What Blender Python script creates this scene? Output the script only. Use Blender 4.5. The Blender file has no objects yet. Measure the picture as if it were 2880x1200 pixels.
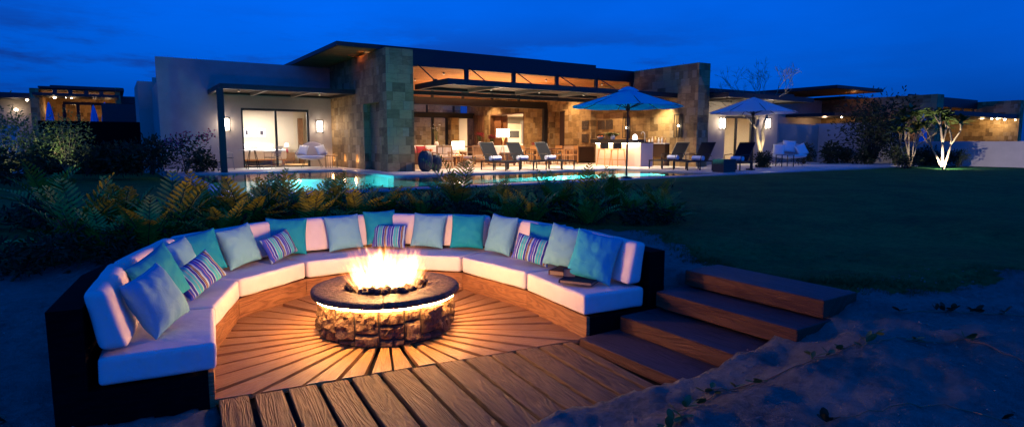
import bpy, bmesh, math, random
from mathutils import Vector, Matrix, noise as mnoise
R = math.radians
S = bpy.context.scene
COL = S.collection
# ---------------------------------------------------------------- camera, world, exposure
H = 1.92; FPX = 1690.0; PIT = R(6.7); YAW = R(33.4)
cam = bpy.data.cameras.new("camera"); camo = bpy.data.objects.new("camera", cam); COL.objects.link(camo)
cam.sensor_width = 36; cam.lens = 36 * FPX / 2880; cam.clip_start = .05; cam.clip_end = 2000
camo.location = (0, 0, H); camo.rotation_euler = (math.pi / 2 - PIT, 0, -YAW)
S.camera = camo
S.view_settings.view_transform = 'Standard'; S.view_settings.look = 'None'; S.view_settings.gamma = 1
S.view_settings.use_curve_mapping = False
S.view_settings.exposure = 0.0
S.cycles.use_denoising = True; S.cycles.max_bounces = 6; S.cycles.diffuse_bounces = 3; S.cycles.glossy_bounces = 3
S.cycles.transparent_max_bounces = 16; S.cycles.transmission_bounces = 4; S.cycles.volume_bounces = 0
S.cycles.sample_clamp_indirect = 4; S.cycles.caustics_reflective = False; S.cycles.caustics_refractive = False
S.cycles.volume_step_rate = .6

WEST = .85; FIRE_W = 80
world = bpy.data.worlds.new("World"); S.world = world; world.use_nodes = True
def build_world():
    nt = world.node_tree; N = nt.nodes; L = nt.links; N.clear()
    out = N.new('ShaderNodeOutputWorld'); bg = N.new('ShaderNodeBackground'); L.new(bg.outputs[0], out.inputs[0])
    tc = N.new('ShaderNodeTexCoord')
    sep = N.new('ShaderNodeSeparateXYZ'); L.new(tc.outputs['Generated'], sep.inputs[0])
    def math_(op, a, b=None, c=None):
        n = N.new('ShaderNodeMath'); n.operation = op
        for i, v in enumerate((a, b, c)):
            if v is None: continue
            if isinstance(v, (int, float)): n.inputs[i].default_value = v
            else: L.new(v, n.inputs[i])
        return n.outputs[0]
    # elevation gradient of the dusk sky
    ramp = N.new('ShaderNodeValToRGB'); L.new(sep.outputs['Z'], ramp.inputs[0])
    cr = ramp.color_ramp; cr.elements[0].position = 0; cr.elements[0].color = (0.0, .045, .30, 1)
    cr.elements[1].position = 1; cr.elements[1].color = (0.001, .06, .42, 1)
    for p, c in ((.035, (0.0, .06, .40, 1)), (.10, (0.0, .105, .68, 1)), (.20, (0.0, .125, .83, 1)), (.34, (0.0, .118, .82, 1)), (.6, (0.0, .08, .58, 1))):
        e = cr.elements.new(p); e.color = c
    # the view to the left/right of the middle of the picture is a little darker, the west (behind) glows brighter
    nv = N.new('ShaderNodeVectorMath'); nv.operation = 'DOT_PRODUCT'; L.new(tc.outputs['Generated'], nv.inputs[0])
    nv.inputs[1].default_value = (math.sin(R(28)), math.cos(R(28)), 0)
    az = N.new('ShaderNodeMapRange'); az.interpolation_type = 'SMOOTHSTEP'; L.new(nv.outputs['Value'], az.inputs[0])
    az.inputs[1].default_value = .70; az.inputs[2].default_value = 1.0; az.inputs[3].default_value = .80; az.inputs[4].default_value = 1.06
    bk = N.new('ShaderNodeMapRange'); bk.interpolation_type = 'SMOOTHSTEP'; L.new(nv.outputs['Value'], bk.inputs[0])
    bk.inputs[1].default_value = .3; bk.inputs[2].default_value = -.8; bk.inputs[3].default_value = 0.0; bk.inputs[4].default_value = WEST
    tot = math_('ADD', az.outputs[0], bk.outputs[0])
    # clouds
    mp = N.new('ShaderNodeMapping'); L.new(tc.outputs['Generated'], mp.inputs[0]); mp.inputs['Scale'].default_value = (1, 1, 5.5); mp.inputs['Location'].default_value = (3.3, 1.2, .4)
    no = N.new('ShaderNodeTexNoise'); L.new(mp.outputs[0], no.inputs[0]); no.inputs['Scale'].default_value = 2.6; no.inputs['Detail'].default_value = 9; no.inputs['Roughness'].default_value = .62
    band = N.new('ShaderNodeMapRange'); band.interpolation_type = 'SMOOTHSTEP'; L.new(sep.outputs['Z'], band.inputs[0])
    band.inputs[1].default_value = .215; band.inputs[2].default_value = .10; band.inputs[3].default_value = 0; band.inputs[4].default_value = 1
    cl = N.new('ShaderNodeMapRange'); cl.interpolation_type = 'SMOOTHSTEP'; L.new(no.outputs[0], cl.inputs[0])
    cl.inputs[1].default_value = .40; cl.inputs[2].default_value = .54; cl.inputs[3].default_value = 0; cl.inputs[4].default_value = .85
    rt = N.new('ShaderNodeVectorMath'); rt.operation = 'DOT_PRODUCT'; L.new(tc.outputs['Generated'], rt.inputs[0]); rt.inputs[1].default_value = (math.cos(YAW), -math.sin(YAW), 0)
    rm = N.new('ShaderNodeMapRange'); rm.interpolation_type = 'SMOOTHSTEP'; L.new(rt.outputs['Value'], rm.inputs[0]); rm.inputs[1].default_value = .12; rm.inputs[2].default_value = .42; rm.inputs[3].default_value = 1; rm.inputs[4].default_value = .12
    cm = math_('MULTIPLY', math_('MULTIPLY', cl.outputs[0], band.outputs[0]), rm.outputs[0])
    # thin veil higher up
    no2 = N.new('ShaderNodeTexNoise'); mp2 = N.new('ShaderNodeMapping'); L.new(tc.outputs['Generated'], mp2.inputs[0]); mp2.inputs['Scale'].default_value = (1, 1, 3); L.new(mp2.outputs[0], no2.inputs[0]); no2.inputs['Scale'].default_value = 2.2; no2.inputs['Detail'].default_value = 6
    ve = N.new('ShaderNodeMapRange'); L.new(no2.outputs[0], ve.inputs[0]); ve.inputs[1].default_value = .3; ve.inputs[2].default_value = .7; ve.inputs[3].default_value = .86; ve.inputs[4].default_value = 1.12
    tot = math_('MULTIPLY', tot, ve.outputs[0])
    mix = N.new('ShaderNodeMixRGB'); L.new(cm, mix.inputs[0]); L.new(ramp.outputs[0], mix.inputs[1]); mix.inputs[2].default_value = (.006, .028, .21, 1)
    L.new(mix.outputs[0], bg.inputs[0]); L.new(tot, bg.inputs[1])
build_world()

# ---------------------------------------------------------------- mesh helpers
class MB:
    def __init__(s): s.v = []; s.f = []; s.m = []; s.mi = 0
    def add(s, vs, fs):
        o = len(s.v); s.v += [tuple(v) for v in vs]; s.f += [tuple(i + o for i in f) for f in fs]; s.m += [s.mi] * len(fs); return s
    def box(s, x0, x1, y0, y1, z0, z1):
        return s.add([(x0,y0,z0),(x1,y0,z0),(x1,y1,z0),(x0,y1,z0),(x0,y0,z1),(x1,y0,z1),(x1,y1,z1),(x0,y1,z1)],
              [(0,3,2,1),(4,5,6,7),(0,1,5,4),(1,2,6,5),(2,3,7,6),(3,0,4,7)])
    def hexa(s, b, t):   # bottom and top rings, same count, counter-clockwise from above
        n = len(b); return s.add(list(b) + list(t), [tuple(range(n - 1, -1, -1)), tuple(range(n, 2 * n))] + [(i, (i + 1) % n, n + (i + 1) % n, n + i) for i in range(n)])
    def prism(s, poly, z0, z1): return s.hexa([(x, y, z0) for x, y in poly], [(x, y, z1) for x, y in poly])
    def bar(s, a, b, w, h=None, up=(0, 0, 1)):
        h = h or w; a = Vector(a); b = Vector(b); d = (b - a).normalized(); u = Vector(up)
        if abs(d.dot(u)) > .98: u = Vector((0, 1, 0))
        r = d.cross(u).normalized() * w / 2; q = r.cross(d).normalized() * h / 2
        return s.add([a - r - q, a + r - q, a + r + q, a - r + q, b - r - q, b + r - q, b + r + q, b - r + q],
                     [(0,1,2,3),(7,6,5,4),(0,4,5,1),(1,5,6,2),(2,6,7,3),(3,7,4,0)])
    def tube(s, pts, r, n=6, cap=True):
        pts = [Vector(p) for p in pts]; rs = r if isinstance(r, (list, tuple)) else [r] * len(pts); rings = []
        t0 = (pts[1] - pts[0]).normalized(); u = Vector((0, 0, 1)) if abs(t0.z) < .9 else Vector((1, 0, 0)); a = t0.cross(u).normalized()
        for i, p in enumerate(pts):
            t = (pts[min(i + 1, len(pts) - 1)] - pts[max(i - 1, 0)]).normalized()
            a = (a - t * a.dot(t)).normalized(); b = t.cross(a)
            rings.append([p + (a * math.cos(6.2832 * k / n) + b * math.sin(6.2832 * k / n)) * rs[i] for k in range(n)])
        vs = [v for g in rings for v in g]; fs = []
        for i in range(len(pts) - 1):
            for k in range(n): fs.append((i * n + k, i * n + (k + 1) % n, (i + 1) * n + (k + 1) % n, (i + 1) * n + k))
        if cap: fs.append(tuple(range(n - 1, -1, -1))); fs.append(tuple(range((len(pts) - 1) * n, len(pts) * n)))
        return s.add(vs, fs)
    def lathe(s, prof, c=(0, 0), n=24, closed=False, jit=None):
        vs = []; fs = []; m = len(prof)
        for k in range(n):
            a = 6.28318 * k / n
            for r, z in prof:
                j = jit(a, r, z) if jit else 0
                vs.append((c[0] + (r + j) * math.cos(a), c[1] + (r + j) * math.sin(a), z))
        for k in range(n):
            q = (k + 1) % n
            for i in range(m if closed else m - 1):
                j = (i + 1) % m; fs.append((k * m + i, q * m + i, q * m + j, k * m + j))
        return s.add(vs, fs)
    def build(s, name, mat, parent=None, smooth=False, loc=None, rz=0, bevel=0):
        me = bpy.data.meshes.new(name); me.from_pydata(s.v, [], s.f)
        for m in (mat if isinstance(mat, (list, tuple)) else [mat]): me.materials.append(m)
        if len(me.materials) > 1: me.polygons.foreach_set('material_index', s.m)
        if smooth: me.polygons.foreach_set('use_smooth', [True] * len(me.polygons))
        me.validate(); me.update()
        o = bpy.data.objects.new(name, me); COL.objects.link(o)
        if parent: o.parent = parent
        if loc: o.location = loc
        o.rotation_euler.z = rz
        if bevel:
            b = o.modifiers.new('b', 'BEVEL'); b.width = bevel; b.segments = 3; b.limit_method = 'ANGLE'
        return o
def tag(o, label, cat, group=None, kind=None):
    if label: o['label'] = label
    if cat: o['category'] = cat
    if group: o['group'] = group
    if kind: o['kind'] = kind
    return o
def struct(o): o['kind'] = 'structure'; return o
def empty(name, loc, rz=0, label=None, cat=None, group=None):
    o = bpy.data.objects.new(name, None); COL.objects.link(o); o.location = loc; o.rotation_euler.z = rz; o.empty_display_size = .1
    return tag(o, label, cat, group)
def copy_tree(o, parent=None):
    kids = [c for c in bpy.data.objects if c.parent == o]
    c = o.copy(); COL.objects.link(c)
    if parent: c.parent = parent
    for k in kids: copy_tree(k, c)
    return c
def place(o, loc, rz=0, label=None, sc=None):
    o.location = loc; o.rotation_euler.z = rz
    if label: o['label'] = label
    if sc: o.scale = (sc, sc, sc)
    return o
def box(name, mat, d, parent=None, bevel=0): return MB().box(*d).build(name, mat, parent, bevel=bevel)
def lamp(name, kind, loc, power, col, parent=None, size=.05, **kw):
    l = bpy.data.lights.new(name, kind); l.energy = power; l.color = col
    if kind in ('POINT', 'SPOT'): l.shadow_soft_size = size
    if kind == 'AREA': l.size = size
    for k, v in kw.items():
        if k != 'rot': setattr(l, k, v)
    o = bpy.data.objects.new(name, l); COL.objects.link(o); o.location = loc
    if parent: o.parent = parent
    if 'rot' in kw: o.rotation_euler = kw['rot']
    return o
def aim(o, d): o.rotation_euler = Vector(d).to_track_quat('-Z', 'Y').to_euler()

# ---------------------------------------------------------------- materials
def mat(name, col, rough=.6, metal=0, spec=.5, emit=None, es=0, build=None):
    m = bpy.data.materials.new(name); m.use_nodes = True; b = m.node_tree.nodes['Principled BSDF']
    b.inputs['Base Color'].default_value = (*col, 1); b.inputs['Roughness'].default_value = rough; b.inputs['Metallic'].default_value = metal
    b.inputs['Specular IOR Level'].default_value = spec
    if emit: b.inputs['Emission Color'].default_value = (*emit, 1); b.inputs['Emission Strength'].default_value = es
    return m
class NT:
    def __init__(s, m): s.m = m; s.nt = m.node_tree; s.b = s.nt.nodes['Principled BSDF']
    def n(s, t, **kw):
        n = s.nt.nodes.new(t)
        for k, v in kw.items():
            if hasattr(n, k): setattr(n, k, v)
            else: s.set(n, k.replace('_', ' '), v)
        return n
    def set(s, n, k, v):
        if isinstance(v, bpy.types.NodeSocket): s.nt.links.new(v, n.inputs[k])
        else: n.inputs[k].default_value = v
    def math(s, op, a, b=0.0, c=0.0):
        n = s.nt.nodes.new('ShaderNodeMath'); n.operation = op
        s.set(n, 0, a); s.set(n, 1, b)
        if op in ('MULTIPLY_ADD', 'COMPARE'): s.set(n, 2, c)
        return n.outputs[0]
    def pos(s, obj=False, scale=(1, 1, 1), rot=(0, 0, 0)):
        tc = s.nt.nodes.new('ShaderNodeTexCoord' if obj else 'ShaderNodeNewGeometry')
        mp = s.nt.nodes.new('ShaderNodeMapping'); s.nt.links.new(tc.outputs['Object' if obj else 'Position'], mp.inputs[0])
        mp.inputs['Scale'].default_value = scale; mp.inputs['Rotation'].default_value = rot
        return mp.outputs[0]
    def noise(s, vec, scale, detail=4, rough=.5, dist=0):
        n = s.nt.nodes.new('ShaderNodeTexNoise'); s.nt.links.new(vec, n.inputs[0]); n.inputs['Scale'].default_value = scale
        n.inputs['Detail'].default_value = detail; n.inputs['Roughness'].default_value = rough; n.inputs['Distortion'].default_value = dist
        return n.outputs[0]
    def ramp(s, f, stops):
        n = s.nt.nodes.new('ShaderNodeValToRGB'); s.nt.links.new(f, n.inputs[0]); e = n.color_ramp.elements
        e[0].position = stops[0][0]; e[0].color = (*stops[0][1], 1); e[1].position = stops[-1][0]; e[1].color = (*stops[-1][1], 1)
        for p, c in stops[1:-1]: q = e.new(p); q.color = (*c, 1)
        return n.outputs[0]
    def mix(s, f, a, b, mode='MIX'):
        n = s.nt.nodes.new('ShaderNodeMixRGB'); n.blend_type = mode
        for i, v in enumerate((f, a, b)):
            if isinstance(v, tuple): v = (*v, 1)
            s.set(n, i, v)
        return n.outputs[0]
    def bump(s, h, strength=.5, dist=.02, base=None):
        n = s.nt.nodes.new('ShaderNodeBump'); s.nt.links.new(h, n.inputs['Height']); n.inputs['Strength'].default_value = strength; n.inputs['Distance'].default_value = dist
        if base: s.nt.links.new(base, n.inputs['Normal'])
        s.nt.links.new(n.outputs[0], s.b.inputs['Normal']); return n.outputs[0]
    def color(s, c): s.nt.links.new(c, s.b.inputs['Base Color'])
    def rough(s, c): s.nt.links.new(c, s.b.inputs['Roughness'])

def grainy(name, c1, c2, scale=8, rough=.7, bump=.3, dist=.01, detail=6, stretch=(1, 1, 1), obj=False, spec=.4):
    m = mat(name, c1, rough, spec=spec); t = NT(m); v = t.pos(obj, stretch); n = t.noise(v, scale, detail, .6)
    t.color(t.ramp(n, [(.3, c1), (.7, c2)])); t.bump(n, bump, dist); return m
M = {}
M['stucco'] = grainy('stucco', (.35, .29, .24), (.42, .36, .30), 1.6, .9, .12, .004)
t = NT(M['stucco']); nn = t.noise(t.pos(), 40, 3); t.bump(nn, .15, .004)
M['garden_wall'] = grainy('garden_wall', (.40, .36, .34), (.50, .45, .42), 1.2, .9, .12, .004)
M['metal'] = mat('dark_metal', (.02, .02, .022), .45, .3)
M['metal_edge'] = mat('steel_trim', (.28, .26, .24), .4, .4)
M['black'] = mat('black_powder_coat', (.012, .012, .013), .5)
M['slat'] = grainy('canopy_board', (.05, .035, .028), (.08, .055, .04), 6, .6, .2, .004, stretch=(.3, 6, 1))

def stone_tiles():
    m = mat('travertine_tile', (.3, .22, .14), .75, spec=.3); t = NT(m); N = t.nt.nodes
    g = N.new('ShaderNodeNewGeometry'); sp = N.new('ShaderNodeSeparateXYZ'); t.nt.links.new(g.outputs['Position'], sp.inputs[0])
    sn = N.new('ShaderNodeSeparateXYZ'); t.nt.links.new(g.outputs['Normal'], sn.inputs[0])
    side = t.math('GREATER_THAN', t.math('ABSOLUTE', sn.outputs[0]), .7)
    u = t.math('ADD', t.math('MULTIPLY', sp.outputs[0], t.math('SUBTRACT', 1.0, side)), t.math('MULTIPLY', sp.outputs[1], side))
    z = sp.outputs[2]
    TH = .305
    row = t.math('FLOOR', t.math('DIVIDE', z, TH))
    wn = N.new('ShaderNodeTexWhiteNoise'); wn.noise_dimensions = '1D'; t.set(wn, 'W', row)
    uu = t.math('ADD', t.math('DIVIDE', u, .46), t.math('MULTIPLY', wn.outputs[0], 3.7))
    cell = t.math('FLOOR', uu)
    cv = N.new('ShaderNodeCombineXYZ'); t.set(cv, 0, cell); t.set(cv, 1, row); t.set(cv, 2, side)
    w2 = N.new('ShaderNodeTexWhiteNoise'); w2.noise_dimensions = '3D'; t.nt.links.new(cv.outputs[0], w2.inputs['Vector'])
    # a tile is sometimes split into halves of different tone
    cell2 = t.math('FLOOR', t.math('MULTIPLY', uu, 2.0)); cv2 = N.new('ShaderNodeCombineXYZ'); t.set(cv2, 0, cell2); t.set(cv2, 1, row); t.set(cv2, 2, 7.0)
    w3 = N.new('ShaderNodeTexWhiteNoise'); w3.noise_dimensions = '3D'; t.nt.links.new(cv2.outputs[0], w3.inputs['Vector'])
    pick = t.math('GREATER_THAN', w2.outputs[0], .55)
    rnd = t.math('ADD', t.math('MULTIPLY', w3.outputs[0], pick), t.math('MULTIPLY', w2.outputs[0], t.math('SUBTRACT', 1.0, pick)))
    vv = t.pos(scale=(1, 1, 2.5)); n1 = t.noise(vv, 3.5, 7, .65, .4)
    f = t.math('ADD', t.math('MULTIPLY', rnd, .55), t.math('MULTIPLY', n1, .5))
    c = t.ramp(f, [(.18, (.11, .065, .028)), (.38, (.25, .155, .062)), (.55, (.40, .26, .11)), (.72, (.30, .21, .11)), (.92, (.50, .36, .19))])
    fr = t.math('FRACT', t.math('DIVIDE', z, TH)); fu = t.math('FRACT', uu)
    ed = t.math('MINIMUM', t.math('MINIMUM', fr, t.math('SUBTRACT', 1.0, fr)), t.math('MINIMUM', fu, t.math('SUBTRACT', 1.0, fu)))
    line = t.math('LESS_THAN', ed, .016)
    c = t.mix(t.math('MULTIPLY', line, .5), c, (.10, .07, .045)); t.color(c)
    hgt = t.math('ADD', t.math('MULTIPLY', n1, .5), t.math('MULTIPLY', rnd, .35)); t.bump(hgt, .5, .02)
    return m
M['stone'] = stone_tiles()

def boards(name, cols, width, axis, rough=.6, gap=.05, grain=18, bump=.35):
    """wood boards running along one axis; axis = index of the coordinate ACROSS the boards"""
    m = mat(name, cols[0], rough, spec=.4); t = NT(m); N = t.nt.nodes
    g = N.new('ShaderNodeNewGeometry'); sp = N.new('ShaderNodeSeparateXYZ'); t.nt.links.new(g.outputs['Position'], sp.inputs[0])
    q = t.math('DIVIDE', sp.outputs[axis], width); idx = t.math('FLOOR', q); fr = t.math('FRACT', q)
    w = N.new('ShaderNodeTexWhiteNoise'); w.noise_dimensions = '1D'; t.set(w, 'W', idx)
    sc = [.5, .5, .5]; sc[axis] = 8
    n = t.noise(t.pos(scale=tuple(sc)), 3, 5)
    f = t.math('ADD', t.math('MULTIPLY', w.outputs[0], .6), t.math('MULTIPLY', n, .4))
    c = t.ramp(f, [(.15, cols[0]), (.85, cols[1])]); line = t.math('LESS_THAN', fr, gap)
    t.color(t.mix(line, c, tuple(x * .2 for x in cols[0]))); t.bump(t.math('SUBTRACT', n, line), bump, .01)
    return m
M['ceiling'] = boards('cedar_ceiling', ((.34, .13, .04), (.52, .23, .08)), .11, 1)
M['cabinet'] = mat('dark_walnut', (.035, .016, .010), .45)

def deckwood(name, c1, c2, dark, rough=.55, rg=.3, bump=.8):
    """weathered plank: UVMap runs along the plank in x; every plank has its own offset"""
    m = mat(name, c1, rough, spec=.35); t = NT(m); N = t.nt.nodes
    uv = N.new('ShaderNodeUVMap'); mp = N.new('ShaderNodeMapping'); t.nt.links.new(uv.outputs[0], mp.inputs[0]); mp.inputs['Scale'].default_value = (.55, 5.5, 1)
    wv = N.new('ShaderNodeTexNoise'); t.nt.links.new(mp.outputs[0], wv.inputs[0]); wv.inputs['Scale'].default_value = 1.4; wv.inputs['Detail'].default_value = 3; wv.inputs['Distortion'].default_value = .7
    ring = t.math('SINE', t.math('MULTIPLY', wv.outputs[0], 62.0)); ring = t.math('MULTIPLY_ADD', ring, .5, .5)
    mp2 = N.new('ShaderNodeMapping'); t.nt.links.new(uv.outputs[0], mp2.inputs[0]); mp2.inputs['Scale'].default_value = (2.5, 60, 1)
    fine = t.noise(mp2.outputs[0], 2, 5, .7)
    mp3 = N.new('ShaderNodeMapping'); t.nt.links.new(uv.outputs[0], mp3.inputs[0]); mp3.inputs['Scale'].default_value = (1, 2.0, 1)
    blot = t.noise(mp3.outputs[0], 2.2, 4)
    f = t.math('ADD', t.math('MULTIPLY', ring, rg), t.math('ADD', t.math('MULTIPLY', fine, .66 - rg * .6), t.math('MULTIPLY', blot, .45 - rg * .2)))
    t.color(t.ramp(f, [(.28, dark), (.5, c1), (.85, c2)]))
    t.bump(t.math('ADD', t.math('MULTIPLY', ring, .6), fine), bump, .012)
    return m
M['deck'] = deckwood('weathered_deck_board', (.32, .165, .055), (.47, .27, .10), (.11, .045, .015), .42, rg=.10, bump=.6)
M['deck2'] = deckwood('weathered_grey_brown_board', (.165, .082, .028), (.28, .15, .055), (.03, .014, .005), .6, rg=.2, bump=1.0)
M['timber'] = deckwood('stained_timber', (.10, .036, .014), (.17, .065, .024), (.03, .010, .004), .6, rg=.14, bump=1.0)
M['skirt'] = deckwood('bench_timber', (.26, .115, .04), (.38, .18, .07), (.12, .05, .018), .55)
M['boxwood'] = grainy('dark_stained_box', (.003, .0025, .003), (.007, .005, .006), 8, .95, .3, .01, stretch=(1, 1, 6), spec=.04)
M['cushion'] = grainy('white_canvas', (.62, .58, .55), (.68, .64, .61), 5, .9, .12, .01, spec=.15)
t = NT(M['cushion']); n1 = t.noise(t.pos(), 3.5, 3, .5, .5); n2 = t.noise(t.pos(), 260, 2); t.bump(t.math('ADD', n1, t.math('MULTIPLY', n2, .03)), .5, .03)
def fabric(name, c, sheen=0):
    m = mat(name, c, .75, spec=.25); t = NT(m); n1 = t.noise(t.pos(True), 6, 4, .55, 1.0); n2 = t.noise(t.pos(True), 220, 2)
    t.color(t.mix(t.math('MULTIPLY', n1, .35), c, tuple(x * .75 for x in c))); t.bump(t.math('ADD', n1, t.math('MULTIPLY', n2, .05)), .55, .02); return m
M['teal'] = fabric('teal_fabric', (.006, .27, .36))
M['pale'] = fabric('pale_aqua_fabric', (.15, .40, .50))
M['turq'] = fabric('turquoise_fabric', (.03, .40, .50))
def stripes():
    m = mat('striped_fabric', (.2, .3, .5), .8, spec=.2); t = NT(m); N = t.nt.nodes
    tc = N.new('ShaderNodeTexCoord'); sp = N.new('ShaderNodeSeparateXYZ'); t.nt.links.new(tc.outputs['Object'], sp.inputs[0])
    q = t.math('FRACT', t.math('ADD', t.math('DIVIDE', sp.outputs[0], .235), .62))
    n = N.new('ShaderNodeValToRGB'); t.nt.links.new(q, n.inputs[0]); n.color_ramp.interpolation = 'CONSTANT'
    W = (.30, .46, .55); P = (.03, .06, .40); A = (.04, .38, .44); K = (.02, .015, .02); B = (.38, .22, .14); V = (.02, .025, .26)
    st = [(0, A), (.13, B), (.15, A), (.26, W), (.30, V), (.40, W), (.425, K), (.46, B), (.49, K), (.52, W), (.60, P), (.72, B), (.74, P), (.82, W), (.86, V), (.96, W)]
    e = n.color_ramp.elements; e[0].position = 0; e[0].color = (*st[0][1], 1); e[1].position = st[-1][0]; e[1].color = (*st[-1][1], 1)
    for p, c in st[1:-1]: x = e.new(p); x.color = (*c, 1)
    t.color(n.outputs[0]); n1 = t.noise(t.pos(True), 6, 4); t.bump(n1, .5, .02); return m
M['stripe'] = stripes()
def rockmat(name, cols, scale, bump=1, dist=.03, rough=.95):
    m = mat(name, cols[0], rough, spec=.15); t = NT(m); v = t.pos(); n = t.noise(v, scale, 8, .65, .3); n2 = t.noise(v, scale * 7, 4, .6)
    t.color(t.ramp(n, [(.25, cols[0]), (.5, cols[1]), (.75, cols[2])])); t.bump(t.math('ADD', n, t.math('MULTIPLY', n2, .3)), bump, dist); return m
M['pitstone'] = rockmat('rough_pit_stone', ((.05, .03, .018), (.13, .08, .046), (.23, .155, .095)), 9, 1, .06)
M['rim'] = rockmat('slate_rim', ((.035, .024, .020), (.10, .070, .055), (.20, .14, .11)), 22, 1, .035, .5)
M['lava'] = rockmat('lava_rock', ((.02, .018, .02), (.04, .035, .035), (.07, .06, .055)), 20, 1, .03)
M['mortar'] = mat('dark_mortar', (.02, .015, .012), .95)
def sandm():
    m = mat('sand', (.3, .25, .18), .95, spec=.15); t = NT(m); v = t.pos()
    n = t.noise(v, 1.6, 5, .55); n2 = t.noise(v, 14, 6, .7); n3 = t.noise(v, 90, 3, .7)
    f = t.math('ADD', t.math('MULTIPLY', n, .5), t.math('MULTIPLY', n2, .5))
    t.color(t.ramp(f, [(.3, (.09, .095, .08)), (.5, (.23, .235, .19)), (.7, (.36, .35, .28))]))
    t.bump(t.math('ADD', t.math('MULTIPLY', n2, 1.0), t.math('MULTIPLY', n3, .5)), 1.0, .09); return m
M['sand'] = sandm()
def grassm():
    m = mat('lawn_grass', (.03, .06, .02), .9, spec=.1); t = NT(m); n = t.noise(t.pos(), .9, 6, .7); n2 = t.noise(t.pos(), 35, 4, .7); n4 = t.noise(t.pos(scale=(1, 1, 1)), 9, 5, .8)
    f = t.math('ADD', t.math('MULTIPLY', n, .5), t.math('MULTIPLY', n4, .5))
    t.color(t.ramp(f, [(.32, (.012, .05, .012)), (.5, (.03, .14, .030)), (.68, (.06, .24, .05))])); t.bump(t.math('ADD', n2, n4), 1, .05); return m
M['grass'] = grassm()
def leafm(name, c1, c2, rough=.5, trans=True):
    m = mat(name, c1, rough, spec=.4); t = NT(m); n = t.noise(t.pos(), 9, 3)
    t.color(t.ramp(n, [(.3, c1), (.7, c2)])); return m
M['leaf'] = leafm('cycad_leaf', (.14, .16, .013), (.40, .37, .03), .5)
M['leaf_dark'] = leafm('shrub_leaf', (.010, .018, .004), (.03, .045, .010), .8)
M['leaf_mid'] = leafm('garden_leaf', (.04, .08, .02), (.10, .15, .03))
M['bark'] = grainy('bark', (.20, .15, .09), (.32, .25, .16), 9, .8, .6, .02)
M['darkbark'] = grainy('dark_bark', (.04, .03, .02), (.08, .06, .045), 9, .8, .6, .02)
M['terrace'] = grainy('pale_stone_paving', (.52, .46, .40), (.64, .58, .51), 1.4, .55, .08, .004)
M['coping'] = grainy('pool_coping', (.30, .32, .32), (.42, .43, .42), 3, .35, .08, .004)
M['white'] = mat('white_fabric', (.78, .76, .75), .85, spec=.2)
M['interior'] = mat('interior_plaster', (.50, .43, .34), .85)
M['wood'] = grainy('teak', (.42, .22, .08), (.56, .32, .13), 6, .5, .15, .004, stretch=(1, 1, .3))
M['brownwood'] = grainy('brown_wood', (.10, .045, .02), (.18, .085, .04), 6, .5, .15, .004)
M['wood2'] = mat('red_brown_door', (.22, .09, .035), .5)
M['red'] = mat('crimson_fabric', (.25, .012, .03), .8)
M['sling'] = mat('grey_mesh_sling', (.014, .015, .018), .9, spec=.1)
M['towel'] = mat('rolled_towel', (.72, .74, .80), .9)
def emis(name, col, s): return mat(name, (.8, .8, .8), .6, emit=col, es=s)
M['shade'] = emis('lit_lamp_shade', (1, .80, .58), 9)
M['lantern'] = emis('lit_lantern_glass', (1, .84, .70), 22)
M['bulb'] = emis('lit_bulb', (1, .80, .55), 40)
M['led'] = emis('warm_led_strip', (1, .47, .15), 270)
M['step'] = emis('lit_wall_niche', (1, .58, .28), 7)
LL = 8; LR_ = -90
M['barfront'] = mat('pale_bar_front', (.66, .52, .42), .6)
M['barled'] = emis('bar_led', (1, .74, .45), 26)
M['bottle'] = mat('clear_bottle', (.75, .72, .65), .15)
def canvas(name, c, tr=.35):
    m = mat(name, c, .85, spec=.1); t = NT(m); b = t.b; out = [n for n in t.nt.nodes if n.type == 'OUTPUT_MATERIAL'][0]
    tl = t.nt.nodes.new('ShaderNodeBsdfTranslucent'); tl.inputs[0].default_value = (*c, 1); mx = t.nt.nodes.new('ShaderNodeMixShader'); mx.inputs[0].default_value = tr
    t.nt.links.new(b.outputs[0], mx.inputs[1]); t.nt.links.new(tl.outputs[0], mx.inputs[2]); t.nt.links.new(mx.outputs[0], out.inputs[0]); return m
M['blueshade'] = canvas('blue_canvas', (.03, .74, .92), .52); M['whiteshade'] = canvas('white_canvas_shade', (.82, .82, .84), .50)
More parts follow.
